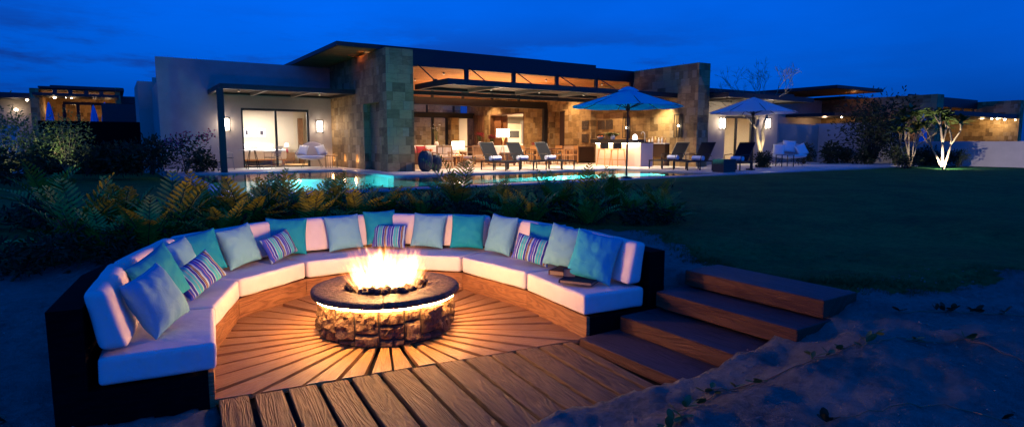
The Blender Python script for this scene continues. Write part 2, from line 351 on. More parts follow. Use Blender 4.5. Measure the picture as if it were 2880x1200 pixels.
# ================================================================= GROUND
V = [(.54,4.84),(.68,5.98),(1.06,7.03),(1.93,7.62),(2.95,7.62),(3.72,6.86),(3.88,5.6),(3.76,4.40)]
def offset(P, d):
    n = []
    for i in range(len(P) - 1):
        t = Vector(P[i + 1]) - Vector(P[i]); t.normalize(); n.append(Vector((-t.y, t.x)))
    o = [Vector(P[0]) + n[0] * d]
    for i in range(1, len(P) - 1):
        m = (n[i - 1] + n[i]).normalized(); o.append(Vector(P[i]) + m * (d / m.dot(n[i])))
    o.append(Vector(P[-1]) + n[-1] * d); return [tuple(p) for p in o]
CTRL = [(-.6,5,0),(-1,4,0),(-.75,5.8,.06),(-1.5,6.5,.2),(-.8,7.5,.35),(-2,9,.45),(0,9.5,.5),(2,10,.55),(4,9.3,.58),(6,8,.58),(5.3,6,.55),(5.3,4.5,.53),(6,3,.58),
 (8,2.3,.6),(5.5,2.5,.54),(5.15,2.55,.44),(4.7,2.55,.31),(4.2,2.55,.17),(3.7,2.6,.10),(3.3,2.75,.06),(2.9,2.8,.055),(2.5,2.85,.045),(2.2,2.8,.04),(1.95,2.5,.03),(2.6,2.2,.12),(1.9,1.9,.03),(1,2.5,-.1),(.3,3,-.02),(-.5,3,0),
 (2.6,2.45,.10),(3.1,2.45,.19),(3.6,2.4,.27),(4.2,2.38,.34),(4.8,2.36,.47),(3.0,1.6,.20),(3.6,1.7,.24),(4.2,1.8,.30),(4.9,1.8,.40),(5.6,1.6,.48),(0,0,.1),(3,.6,.16),(4.5,.8,.26),(5,0,.26),(7,0,.4),(2,0,.15),(1.6,1.2,.06),(3,-2,.2),(-.4,4.7,-.06),(.2,4.4,-.08),(.4,3.9,-.08),(-.2,4.0,-.05),(.3,3.3,-.07),(-.9,4.6,-.02),
 (3,13,.84),(10,12.4,.85),(20,12.3,.86),(10,8,.7),(15,8,.78),(-5,14,.84),(-8,25,.86),(0,13,.8),(30,10,.9),(30,0,.9),(50,5,.9),(12,3,.68),(20,-5,.8),(-20,10,.8),(-20,40,.9),(20,40,.86),(60,60,.9),(7,5.5,.6)] + [(x, y, .87) for x in (-2, 0, 2, 4, 6, 8, 10, 12, 14, 16, 19, 22) for y in (12.35, 11.9)]
def ground_z(x, y):
    sw = sz = 0
    for a, b, c in CTRL:
        d = (x - a) ** 2 + (y - b) ** 2 + .02; w = 1 / d ** 1.6; sw += w; sz += w * c
    z = sz / sw
    near = max(0, 1 - math.hypot(x - 3, y - 3) / 14)
    z += near * (.034 * mnoise.noise((x * 1.1, y * 1.1, 0)) + .028 * mnoise.noise((x * 3.3, y * 3.3, 4)) + .022 * mnoise.noise((x * 7, y * 7, 9)) + .014 * mnoise.noise((x * 16, y * 16, 2)))
    return z
PITPOLY = offset(V, .95) + [(5.45,4.25),(5.45,2.86),(5.1,2.86),(4.6,2.90),(4.15,2.92),(3.6,3.0),(3.36,3.06),(2.96,3.10),(2.53,3.18),(2.2,3.16),(1.95,2.9),(1.8,2.2),(1.7,1.2),(.22,1.2),(.30,2.4),(.55,4.82)]
SANDPOLY = [(-200,-200),(-200,6),(-6,9.0),(-1,8.9),(.5,9.3),(3.5,9.3),(5.6,7.8),(6.9,6.6),(5.85,4.7),(5.55,3.7),(5.6,2.95),(6.0,2.62),(6.55,2.45),(7.84,2.2),(12,1.0),(40,-8),(200,-60),(200,-200)]
def inside(x, y, P):
    c = False; j = len(P) - 1
    for i in range(len(P)):
        (xi, yi), (xj, yj) = P[i], P[j]
        if (yi > y) != (yj > y) and x < (xj - xi) * (y - yi) / (yj - yi) + xi: c = not c
        j = i
    return c
def axis(fine0, fine1, step, lo, hi):
    a = []; x = fine0
    while x < fine1: a.append(x); x += step
    s = step; r = []
    while x < hi: r.append(x); s *= 1.22; x += s
    r.append(hi); l = []; x = fine0; s = step
    while x > lo: s *= 1.22; x -= s; l.append(max(x, lo))
    return sorted(set(l + a + r))
XS = axis(-1.6, 7.6, .04, -400, 400); YS = axis(.4, 6.2, .04, -60, 500)
POOLR = (2.0, 17.0, 12.7, 17.9); POOLB = (2.0, 7.45, 17.8, 22.9)
def build_ground():
    vs = [(x, y, -.3 if inside(x, y, PITPOLY) else ground_z(x, y)) for y in YS for x in XS]; nx = len(XS)
    A = MB(); B = MB(); A.v = list(vs); B.v = list(vs)
    for j in range(len(YS) - 1):
        for i in range(nx - 1):
            x = (XS[i] + XS[i + 1]) / 2; y = (YS[j] + YS[j + 1]) / 2
            if 2.2 < XS[i] and XS[i + 1] < 16.8 and 12.85 < YS[j] and YS[j + 1] < 17.7: continue
            if 2.2 < XS[i] and XS[i + 1] < 7.3 and 12.85 < YS[j] and YS[j + 1] < 22.7: continue
            jx = x + .22 * mnoise.noise((x * 2, y * 2, 3)) + .08 * mnoise.noise((x * 9, y * 9, 1)); jy = y + .22 * mnoise.noise((x * 2, y * 2, 7)) + .08 * mnoise.noise((x * 9, y * 9, 5))
            f = (j * nx + i, j * nx + i + 1, (j + 1) * nx + i + 1, (j + 1) * nx + i)
            (A if inside(jx, jy, SANDPOLY) else B).f.append(f)
    for name, m, mt in (('sand', A, M['sand']), ('lawn', B, M['grass'])):
        used = sorted({i for f in m.f for i in f}); mp = {o: k for k, o in enumerate(used)}
        m.v = [m.v[i] for i in used]; m.f = [tuple(mp[i] for i in f) for f in m.f]
        struct(m.build(name, mt, smooth=True))
build_ground()

# ================================================================= PLANKS
rnd = random.Random(5)
def clip(P, n, d):      # keep points with n.p >= d
    out = []
    for i in range(len(P)):
        a = P[i]; b = P[(i + 1) % len(P)]; fa = n[0] * a[0] + n[1] * a[1] - d; fb = n[0] * b[0] + n[1] * b[1] - d
        if fa >= 0: out.append(a)
        if fa * fb < 0: s = fa / (fa - fb); out.append((a[0] + (b[0] - a[0]) * s, a[1] + (b[1] - a[1]) * s))
    return out
def planks(name, m, items, parent=None, bevel=.006):
    """items: (polygon, z0, z1, direction); UV x runs along the direction"""
    mb = MB(); uvs = []
    for poly, z0, z1, d in items:
        f0 = len(mb.f); mb.prism(poly, z0, z1); o1 = rnd.random() * 40; o2 = rnd.random() * 40; vert = len(d) > 2
        for f in mb.f[f0:]:
            for i in f:
                x, y, z = mb.v[i]; uvs.append((x * d[0] + y * d[1] + o1, (z if vert else -x * d[1] + y * d[0] + z) + o2))
    o = mb.build(name, m, parent)
    uv = o.data.uv_layers.new(name='UVMap')
    for i, c in enumerate(uvs): uv.data[i].uv = c
    if bevel:
        b = o.modifiers.new('b', 'BEVEL'); b.width = bevel; b.segments = 2; b.limit_method = 'ANGLE'
    return o
C = Vector((2.285, 5.85))
def line_y(x): return 4.84 + (4.40 - 4.84) * (x - .54) / (3.76 - .54)
FLOOR = offset(V, .05)
def radial_deck():
    items = []; base = [(V[0][0] - .03, line_y(V[0][0] - .03) + .008)] + [(V[7][0] + .05, line_y(V[7][0]) + .008)] + FLOOR[::-1]
    base = [(V[7][0] + .05, line_y(V[7][0] + .05) + .008)] + FLOOR[::-1][1:-1] + [(V[0][0] - .05, line_y(V[0][0] - .05) + .008)]
    base = base if sum(base[i][0] * base[(i + 1) % len(base)][1] - base[(i + 1) % len(base)][0] * base[i][1] for i in range(len(base))) > 0 else base[::-1]
    n = 40
    for k in range(n):
        a = R(9 * k + 3 + rnd.uniform(-.5, .5)); h = R(4.5); g = .017 + rnd.random() * .008; d = (math.cos(a), math.sin(a)); P = base
        for sg in (-1, 1):
            b = a + sg * h; nn = (sg * math.sin(b), -sg * math.cos(b)); P = clip(P, nn, nn[0] * C.x + nn[1] * C.y + g)
            if not P: break
        if P: P = clip(P, d, d[0] * C.x + d[1] * C.y + .55)
        if len(P) > 2: dz = rnd.uniform(-.004, .004); items.append((P, -.04, dz, d))
    return items
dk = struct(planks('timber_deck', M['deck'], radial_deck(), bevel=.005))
def front_deck():
    items = []; d = Vector((math.cos(R(-95.4)), math.sin(R(-95.4)))); L = Vector((1, -.1366)).normalized(); x = .54; k = 0
    while x < 3.60:
        w = .252 + rnd.uniform(-.008, .01); g = .032 + rnd.random() * .016 - max(0, x - 2) * .012; w2 = min(w, (3.62 - x) / L.x)
        a = Vector((x, line_y(x) - .010)); b = a + L * (w2 - g); ln = 3.9
        P = [tuple(a), tuple(a + d * ln), tuple(b + d * ln), tuple(b)]
        if w2 > .06:
            if False:   # butt joint somewhere along the board
                c = rnd.uniform(.35, .9); dz = .008
                items.append(([tuple(a), tuple(a + d * c), tuple(b + d * c), tuple(b)], -.05, dz, tuple(d)))
                items.append(([tuple(a + d * (c + .012)), tuple(a + d * ln), tuple(b + d * ln), tuple(b + d * (c + .012))], -.05, 0.002, tuple(d)))
            else: items.append((P, -.05, rnd.uniform(-.004, .006), tuple(d)))
        x += w2 * L.x; k += 1
    return items
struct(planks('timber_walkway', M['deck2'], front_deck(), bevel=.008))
struct(box('gap_shade_sheet', M['mortar'], (-.3, 5.5, 1.0, 9, -.14, -.09)))  # black sheet below the boards, standing in for the shade in the gaps

# ================================================================= TIMBER STEPS
def timber(lab, u0, u1, v0, v1, z0, z1, lip=None):
    o = planks('timber_step', M['timber'], [([(u0, v0), (u1, v0), (u1, v1), (u0, v1)], z0, z1, (0, 1))], bevel=.012)
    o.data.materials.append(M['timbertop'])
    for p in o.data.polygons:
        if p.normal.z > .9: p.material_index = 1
    return tag(o, lab, 'step', 'timber steps beside the sofa')
M['timbertop'] = deckwood('dark_timber_top', (.05, .036, .036), (.08, .055, .055), (.02, .012, .012), .6, bump=.5)  # top faces are darker and less red than the sides
timber('lowest thin timber step flush with the wooden walkway', 3.63, 4.20, 1.9, 4.33, -.05, .055)
timber('second timber step from the bottom, beside the sofa end', 4.11, 4.66, 2.72, 4.28, .055, .21)
timber('third timber step from the bottom, thick dark beam', 4.55, 5.08, 2.68, 4.22, .25, .41)
timber('topmost timber step at the edge of the lawn', 4.96, 5.50, 2.70, 4.20, .43, .59)

# ================================================================= BENCH
bench = empty('curved_bench', (0, 0, 0), 0, 'low curved timber bench base with dark outer box around the fire pit', 'bench')
IN = offset(V, .02); MID = offset(V, .06); OUTI = offset(V, .80); OUTO = offset(V, 1.0)
def seg(A, B, i): return [A[i], A[i + 1], B[i + 1], B[i]][::-1]
it = []
for i in range(7):
    e = Vector(IN[i + 1]) - Vector(IN[i]); e.normalize(); g = e * .002
    P = [(IN[i][0] + g.x, IN[i][1] + g.y), (MID[i][0] + g.x, MID[i][1] + g.y), (MID[i + 1][0] - g.x, MID[i + 1][1] - g.y), (IN[i + 1][0] - g.x, IN[i + 1][1] - g.y)][::-1]
    o = planks('skirt_board', M['skirt'], [(P, -.08, .215, (e.x, e.y, 1))], bench, bevel=.004)
mb = MB()
for i in range(7): mb.prism(seg(MID, OUTI, i), -.1, .205)
mb.build('seat_platform', M['boxwood'], bench)
mb = MB()
for i in range(7): mb.prism(seg(OUTI, OUTO, i), -.1, .80)
mb.build('back_box', M['boxwood'], bench)

# ================================================================= CUSHIONS
def cushion_hexa(name, b, t, lab, cat, group, bev=.05):
    mb = MB(); n = len(b)
    mb.hexa(b, t); o = mb.build(name, M['cushion'], smooth=True)
    bm = bmesh.new(); bm.from_mesh(o.data)
    bmesh.ops.bevel(bm, geom=bm.edges[:], offset=bev, segments=4, profile=.6, affect='EDGES')
    bmesh.ops.subdivide_edges(bm, edges=[e for e in bm.edges if e.calc_length() > .18], cuts=5, use_grid_fill=True)
    for f in bm.faces: f.smooth = True
    c = sum((v.co for v in bm.verts), Vector()) / len(bm.verts)
    bm.normal_update()
    for v in bm.verts:
        v.co += v.normal * (.010 * mnoise.noise(v.co * 4 + c) + .012)
    bm.to_mesh(o.data); bm.free()
    w = o.modifiers.new('w', 'WEIGHTED_NORMAL')
    return tag(o, lab, cat, group)
SL = ['at the left end nearest the camera', 'second from the left end', 'third from the left end', 'at the back left behind the fire', 'at the back right behind the fire', 'second from the right end', 'at the right end beside the steps']
FR = offset(V, -.015); BK = offset(V, .76)
def shrink(P, k):
    c = Vector((sum(p[0] for p in P) / len(P), sum(p[1] for p in P) / len(P))); out = []
    for p in P:
        d = Vector(p) - c; out.append(tuple(Vector(p) - d.normalized() * k))
    return out
for i in range(7):
    P = shrink(seg(FR, BK, i), .004)
    cushion_hexa('seat_cushion', [(x, y, .215) for x, y in P], [(x, y, .445) for x, y in P], 'thick white seat cushion ' + SL[i], 'cushion', 'white seat cushions', .055)
B0 = offset(V, .52); B1 = offset(V, .73); B2 = offset(V, .64); B3 = offset(V, .82)
for i in range(7):
    P = shrink(seg(B0, B1, i), .006); Q = shrink(seg(B2, B3, i), .03)
    cushion_hexa('back_cushion', [(x, y, .462) for x, y in P], [(x, y, .91) for x, y in Q], 'white back cushion leaning ' + SL[i], 'cushion', 'white back cushions', .075)

# ================================================================= PILLOWS
def pillow_mesh(w, h, t, seed, m, n=22):
    rr = random.Random(seed); ox = rr.random() * 50; vs = []; fs = []; idx = {}
    def side(sg):
        for j in range(n + 1):
            for i in range(n + 1):
                a = -1 + 2 * i / n; b = -1 + 2 * j / n
                if (i in (0, n) or j in (0, n)) and sg < 0: continue
                x = a * (1 - .075 * (1 - b * b)) ; y = b * (1 - .075 * (1 - a * a))
                th = ((1 - abs(a) ** 2.6) * (1 - abs(b) ** 2.6)) ** .52
                e = max(abs(a), abs(b))
                wr = .010 * mnoise.noise((a * 3 + ox, b * 3, sg)) + .006 * math.sin(8 * (a + ox) + 9 * b * a) * e * e * (1 - e ** 8)
                wr += .011 * mnoise.noise((a * 2.0 + ox, b * 11, sg * 3)) * abs(a) ** 3 * (1 - a ** 8) * 2 + .011 * mnoise.noise((a * 11 + ox, b * 2, sg * 3)) * abs(b) ** 3 * (1 - b ** 8) * 2
                idx[(i, j, sg)] = len(vs); vs.append((x * w / 2, sg * (th * t / 2 + (wr if th > 0 else 0) * (1 if th > .05 else 0)), y * h / 2))
    side(1); side(-1)
    def g(i, j, sg): return idx[(i, j, sg)] if (i, j, sg) in idx else idx[(i, j, 1)]
    for sg in (1, -1):
        for j in range(n):
            for i in range(n):
                q = (g(i, j, sg), g(i + 1, j, sg), g(i + 1, j + 1, sg), g(i, j + 1, sg)); fs.append(q if sg < 0 else q[::-1])
    mb = MB(); mb.add(vs, fs); return mb
def pillow(lab, m, s, off, w=.50, h=.50, t=.21, roll=0, yaw=0, lean=17, dz=0, seed=0, grp=None):
    P = offset(V, off); i = min(6, int(s)); f = s - i; p = Vector(P[i]).lerp(Vector(P[i + 1]), f)
    e = Vector(P[i + 1]) - Vector(P[i]); a = math.atan2(e.y, e.x)
    o = pillow_mesh(w, h, t, seed, m).build('throw_pillow', m, smooth=True)
    k = abs(math.cos(R(roll))) + abs(math.sin(R(roll))) * (w / h) * .55
    o.matrix_world = Matrix.Translation((p.x, p.y, .455 + h / 2 * k * math.cos(R(lean)) * .97 + dz)) @ Matrix.Rotation(a + R(yaw), 4, 'Z') @ Matrix.Rotation(R(-lean), 4, 'X') @ Matrix.Rotation(R(roll), 4, 'Y')
    sub = o.modifiers.new('s', 'SUBSURF'); sub.levels = 1; sub.render_levels = 1
    return tag(o, lab, 'pillow', grp)
G1 = 'plain throw pillows on the curved sofa'; G2 = 'striped throw pillows on the curved sofa'
PL = [
 ('large dull blue-green pillow leaning at the left end of the sofa', 'pale', .42, .40, dict(w=.50, h=.50, roll=-12, yaw=-32, lean=24, t=.24)),
 ('teal pillow behind the leftmost pale pillow', 'teal', .98, .42, dict(w=.56, h=.52, roll=-16, yaw=-34, lean=18, t=.18)),
 ('pale aqua pillow behind the leftmost striped pillow', 'pale', 1.62, .50, dict(roll=-10, yaw=-32, lean=22)),
 ('teal pillow leaning in the left bend of the sofa', 'teal', 2.06, .50, dict(w=.5, roll=-10, yaw=-26, lean=20)),
 ('pale aqua pillow left of the second striped pillow', 'pale', 2.46, .48, dict(roll=-7, yaw=-2)),
 ('teal pillow behind the second striped pillow', 'teal', 3.05, .56, dict(roll=4, yaw=-8, w=.54)),
 ('pale aqua pillow alone at the back left of the sofa', 'pale', 3.58, .50, dict(roll=-3)),
 ('teal pillow behind the striped pillow above the flames', 'teal', 3.97, .58, dict(dz=.03)),
 ('pale grey-blue pillow right of the flames', 'pale', 4.46, .50, dict(roll=3)),
 ('broad upright teal pillow at the back right', 'teal', 4.85, .50, dict(dz=.01)),
 ('pale silvery pillow right of the broad teal one', 'pale', 5.28, .48, dict(roll=4, yaw=10, w=.46, h=.54)),
 ('teal pillow mostly hidden behind the rightmost striped pillow', 'teal', 5.78, .58, dict(yaw=24, w=.5, dz=.0)),
 ('pale lavender-lit pillow next to the books', 'pale', 6.14, .46, dict(roll=8, yaw=30, w=.5, h=.52)),
 ('bright turquoise pillow beside the books at the right end', 'turq', 6.66, .40, dict(roll=11, yaw=42, w=.52, h=.54, lean=22, t=.19)),
]
for k, (lab, m, s, off, kw) in enumerate(PL): pillow(lab, M[m], s, off, seed=k * 7 + 1, grp=G1, **kw)
for k, (lab, s, off, kw) in enumerate([
 ('striped lumbar pillow on the left arm of the sofa', 1.40, .24, dict(roll=-24, yaw=-44, lean=28)),
 ('striped lumbar pillow in the left bend, second from the left', 2.86, .36, dict(roll=-10, yaw=-0, lean=24)),
 ('striped lumbar pillow directly behind the flames', 4.06, .40, dict(lean=18)),
 ('striped lumbar pillow on the right arm of the sofa', 5.80, .34, dict(roll=10, yaw=26, lean=22)),
]): pillow(lab, M['stripe'], s, off, w=.52, h=.34, t=.15, seed=90 + k, grp=G2, **kw)

# ================================================================= BOOKS
M['cover'] = mat('maroon_book_cover', (.07, .012, .012), .7, spec=.15); M['navy'] = mat('navy_book_cover', (.008, .010, .03), .7, spec=.15); M['pages'] = grainy('paper_pages', (.16, .12, .09), (.24, .19, .14), 60, .9, .3, .002, stretch=(1, 1, 12))
def book(lab, x, y, z, w, d, t, rz, cov):
    r = empty('book', (x, y, z), rz, lab, 'book', 'books on the sofa')
    box('pages', M['pages'], (-w/2+.006, w/2-.006, -d/2+.006, d/2-.006, .004, t-.004), r)
    MB().box(-w/2, w/2, -d/2, d/2, 0, .004).box(-w/2, w/2, -d/2, d/2, t-.004, t).box(-w/2-.004, -w/2, -d/2, d/2, 0, t).build('cover', cov, r)
book('maroon book lying flat behind the other books', 4.20, 5.22, .462, .30, .38, .05, R(-62), M['cover'])
book('large navy book lying flat at the cushion edge', 4.02, 4.80, .462, .36, .27, .035, R(-60), M['navy'])
book('small dark book standing on the navy book', 3.99, 4.93, .498, .13, .05, .09, R(-40), M['navy'])

# ================================================================= FIRE PIT
pit = empty('fire_pit', (C.x, C.y, 0), 0, 'round rough stone fire pit with dark slate rim', 'fire pit')
def pit_wall():
    mb = MB(); rr = random.Random(11)
    def patch(a0, a1, z0, z1, sd):
        nx = max(4, int((a1 - a0) / .025)); nz = max(4, int((z1 - z0) / .022)); vs = []; fs = []; rb = rr.uniform(-.012, .016); tilt = rr.uniform(-.05, .05); tz = rr.uniform(-.08, .05)
        cx, cz = rr.uniform(.3, .7), rr.uniform(.3, .7)
        for j in range(nz + 1):
            for i in range(nx + 1):
                f = i / nx; g = j / nz; e = min(f * (a1 - a0) * .69, (1 - f) * (a1 - a0) * .69, g * (z1 - z0), (1 - g) * (z1 - z0)) / .022; e = min(1, e) ** .6
                q = (f * 3.3 * (a1 - a0) / .3 + sd * 9, g * 3 * (z1 - z0) / .2, sd)
                fac = .035 * mnoise.noise(q) + .022 * abs(mnoise.noise((q[0] * 2.1, q[1] * 2.1, sd))) + .009 * mnoise.noise((q[0] * 6, q[1] * 6, sd))
                r = .642 + e * (.040 + rb + fac + tilt * (f - cx) + tz * (g - cz) * .5)
                a = a0 + (a1 - a0) * f; z = z0 + (z1 - z0) * g; vs.append((r * math.cos(a), r * math.sin(a), z)); 
        for j in range(nz):
            for i in range(nx): fs.append((j * (nx + 1) + i, j * (nx + 1) + i + 1, (j + 1) * (nx + 1) + i + 1, (j + 1) * (nx + 1) + i))
        mb.add(vs, fs)
    a = 0; sd = 0; gp = .006
    while a < 6.2832 - .05:
        w = rr.uniform(.24, .42)
        if 6.2832 - a - w < .2: w = 6.2832 - a
        m = rr.random(); cuts = [0, .362] if m < .3 else ([0, rr.uniform(.05, .09), .362] if m < .7 else ([0, rr.uniform(.04, .07), rr.uniform(.18, .26), .362] if m < .85 else [0, rr.uniform(.12, .17), .362]))
        for z0, z1 in zip(cuts, cuts[1:]):
            sd += 1.7
            if w > .32 and z1 - z0 < .12:
                s = rr.uniform(.4, .6); patch(a + gp, a + w * s - gp, z0 + .003, z1 - .003, sd); patch(a + w * s + gp, a + w - gp, z0 + .003, z1 - .003, sd + .7)
            else: patch(a + gp, a + w - gp, z0 + .003, z1 - .003, sd)
        a += w
    return mb
pit_wall().build('stone_wall', M['pitstone'], pit, smooth=False)
MB().lathe([(.50, 0), (.648, 0), (.648, .37), (.44, .37), (.44, .30), (.50, .30)], n=64, closed=True).build('mortar_core', M['mortar'], pit)
def rim():
    mb = MB(); rr = random.Random(4); n = 9; aa = sorted(6.2832 * (k + rr.uniform(-.18, .18)) / n for k in range(n)); aa.append(aa[0] + 6.2832)
    for k in range(n):
        a0, a1 = aa[k] + .004, aa[k + 1] - .004; m = 26; top = .452 + rr.uniform(-.003, .004); vs = []; fs = []; prof = []
        for i in range(m + 1):
            a = a0 + (a1 - a0) * i / m; ro = .752 + .012 * mnoise.noise((a * 3, 1, k)) + .006 * mnoise.noise((a * 14, 1, k)); ri = .425 + .008 * mnoise.noise((a * 5, 7, k))
            zt = top
            ring = [(ri, .385), (ro - .02, .385), (ro - .004, .392), (ro + .004, .418), (ro - .003, .440), (ro - .02, zt - .002)] + [(ro - .02 - (ro - ri - .03) * q, zt + .004 * mnoise.noise((a * 6, q * 3, 2))) for q in (.2, .4, .6, .8, 1)] + [(ri, zt - .01)]
            vs += [(r * math.cos(a), r * math.sin(a), z) for r, z in ring]; c = len(ring)
        for i in range(m):
            for j in range(c): fs.append((i * c + j, (i + 1) * c + j, (i + 1) * c + (j + 1) % c, i * c + (j + 1) % c))
        fs.append(tuple(range(c - 1, -1, -1))[::-1]); fs.append(tuple(range(m * c, (m + 1) * c))[::-1])
        mb.add(vs, fs)
    return mb
rim().build('slate_rim', M['rim'], pit, smooth=True)
MB().lathe([(.700, .366), (.716, .366), (.716, .383), (.700, .383)], n=96, closed=True).build('led_strip', M['led'], pit)
MB().lathe([(.06, .39), (.09, .39), (.09, .41), (.06, .41)], n=24, closed=True).build('gas_burner', M['black'], pit)
def lava():
    mb = MB(); rr = random.Random(8)
    for k in range(170):
        r = .42 * math.sqrt(rr.random()); a = rr.random() * 6.2832; s = rr.uniform(.022, .042); cx, cy, cz = C.x + r * math.cos(a), C.y + r * math.sin(a), .415 + rr.random() * .045 + (.02 if r > .3 else 0); vs = []; n = 7
        for j in range(5):
            t = math.pi * j / 4
            for i in range(n):
                b = 6.2832 * i / n; q = 1 + .5 * mnoise.noise((b * 1.3 + k, t * 2, k)); vs.append((cx + s * q * math.sin(t) * math.cos(b), cy + s * q * math.sin(t) * math.sin(b), cz + s * .8 * q * math.cos(t)))
        fs = [(j * n + i, (j + 1) * n + i, (j + 1) * n + (i + 1) % n, j * n + (i + 1) % n) for j in range(4) for i in range(n)]; mb.add(vs, fs)
    mb.lathe([(0.001, .40), (.43, .40)], (C.x, C.y), 32)
    return mb
tag(lava().build('lava_rock', M['lava']), 'black lava rocks glowing under the flames in the fire pit', 'rocks', kind='stuff')

# ---- flames: an emitting volume inside the ring
def flames():
    m = bpy.data.materials.new('flame'); m.use_nodes = True; nt = m.node_tree; N = nt.nodes; N.clear(); L = nt.links
    out = N.new('ShaderNodeOutputMaterial'); em = N.new('ShaderNodeEmission'); L.new(em.outputs[0], out.inputs['Volume'])
    class T(NT):
        def __init__(s): s.m = m; s.nt = nt; s.b = None
    t = T(); tc = N.new('ShaderNodeTexCoord'); P = tc.outputs['Object']
    sp = N.new('ShaderNodeSeparateXYZ'); L.new(P, sp.inputs[0]); x, y, z = sp.outputs
    fl = t.math('MULTIPLY_ADD', z, 1.9, 1.0)          # tongues lean outwards with height
    xs = t.math('DIVIDE', x, fl); ys = t.math('DIVIDE', y, fl); cb = N.new('ShaderNodeCombineXYZ'); t.set(cb, 0, xs); t.set(cb, 1, ys); t.set(cb, 2, t.math('MULTIPLY', z, .30))
    n1 = t.noise(cb.outputs[0], 8, 4, .62, .5)
    cb2 = N.new('ShaderNodeCombineXYZ'); t.set(cb2, 0, xs); t.set(cb2, 1, ys); t.set(cb2, 2, t.math('MULTIPLY', z, .12))
    n2 = t.noise(cb2.outputs[0], 34, 3, .65)
    r0 = t.math('SQRT', t.math('ADD', t.math('MULTIPLY', xs, xs), t.math('MULTIPLY', ys, ys)))
    rr = t.math('DIVIDE', r0, .36)
    hh = t.math('DIVIDE', z, .36)
    shape = t.math('SUBTRACT', 1.0, t.math('ADD', t.math('POWER', rr, 2.6), t.math('MULTIPLY', t.math('POWER', hh, 1.3), .85)))
    nn = t.math('ADD', t.math('MULTIPLY', t.math('SUBTRACT', n1, .5), 2.9), t.math('MULTIPLY', t.math('SUBTRACT', n2, .5), 2.5))
    d = t.math('ADD', shape, nn)
    mr = N.new('ShaderNodeMapRange'); mr.interpolation_type = 'SMOOTHSTEP'; L.new(d, mr.inputs[0]); mr.inputs[1].default_value = .0; mr.inputs[2].default_value = 1.5; mr.inputs[3].default_value = 0; mr.inputs[4].default_value = 1
    # soft bounds
    fade = N.new('ShaderNodeMapRange'); fade.interpolation_type = 'SMOOTHSTEP'; L.new(hh, fade.inputs[0]); fade.inputs[1].default_value = 1.38; fade.inputs[2].default_value = .8; fade.inputs[3].default_value = 0; fade.inputs[4].default_value = 1
    dens = t.math('MULTIPLY', t.math('POWER', mr.outputs[0], 1.6), fade.outputs[0])
    L.new(t.ramp(mr.outputs[0], [(0, (1, .20, .035)), (.35, (1, .36, .09)), (.7, (1, .62, .28)), (1, (1, .85, .62))]), em.inputs[0])
    L.new(t.math('MULTIPLY', dens, 85.0), em.inputs[1])
    o = MB().lathe([(.001, 0), (.40, 0), (.55, .2), (.62, .40), (.60, .50), (.001, .50)], n=24).build('fire', m)
    o.location = (C.x, C.y, .43)
    return tag(o, 'bright orange and white gas flames rising from the round fire pit', 'fire')
fire = flames()
FIRECOL = (1, .46, .145)
for k, (dx, dy, dz, e) in enumerate(((0, 0, .13, FIRE_W * .5), (0, 0, .35, FIRE_W * 1.15), (-.18, .05, .08, FIRE_W * .35), (.19, -.03, .08, FIRE_W * .35))):
    l = lamp('fire_light', 'POINT', (C.x + dx, C.y + dy, .45 + dz), e, FIRECOL, size=.10)
    l.parent = fire; l.location = (dx, dy, .02 + dz)
# ================================================================= VILLA
def part(mb, name, m, par, **kw):
    o = mb.build(name, m, par, **kw); l = par.matrix_world.translation if par.parent is None else (par.parent.location + par.location)
    p = Vector(par.location) if par.parent is None else Vector(par.parent.location) + Vector(par.location)
    o.location = -p if par.type == 'EMPTY' and par.parent is None else (0, 0, 0)
    return o
villa = empty('villa', (7.87, 19.7, .92), 0, 'modern flat-roofed villa with lit open living terrace and travertine walls behind the pool', 'villa')
def W(name, m, *boxes, par=None, bevel=0, smooth=False):
    mb = MB()
    for b in boxes: mb.box(*b)
    return part(mb, name, m, par or villa, bevel=bevel)
DZ = .92
# stone wing wall on the left, with a tall recess
W('stone_wall', M['stone'], (7.87, 8.87, 19.7, 20.4, .3, 5.12), (8.12, 8.87, 20.4, 22.0, .3, 3.35), (7.87, 8.87, 20.4, 22.0, 3.35, 5.12),
  (7.87, 8.87, 22.0, 22.75, .3, 5.12), (7.87, 8.87, 22.93, 24.22, .3, 5.12), (7.87, 8.87, 24.40, 25.70, .3, 5.12), (7.87, 8.87, 25.88, 26.0, .3, 5.12),
  *[b for c in (22.84, 24.31, 25.79) for b in ((7.87, 8.87, c - .09, c + .09, .3, 1.17), (7.87, 8.87, c - .09, c + .09, 1.47, 5.12), (7.99, 8.87, c - .09, c + .09, 1.17, 1.47))],
  (8.55, 8.87, 26.0, 35.2, .3, 4.62))
for c in (22.84, 24.31, 25.79):
    o = W('wall_niche_light', M['step'], (7.93, 7.985, c - .055, c + .055, 1.20, 1.44))
    lamp('niche_light', 'POINT', (7.80 - villa.location.x, c - villa.location.y, 1.25 - .92), 4, (1, .55, .25), villa, .04)
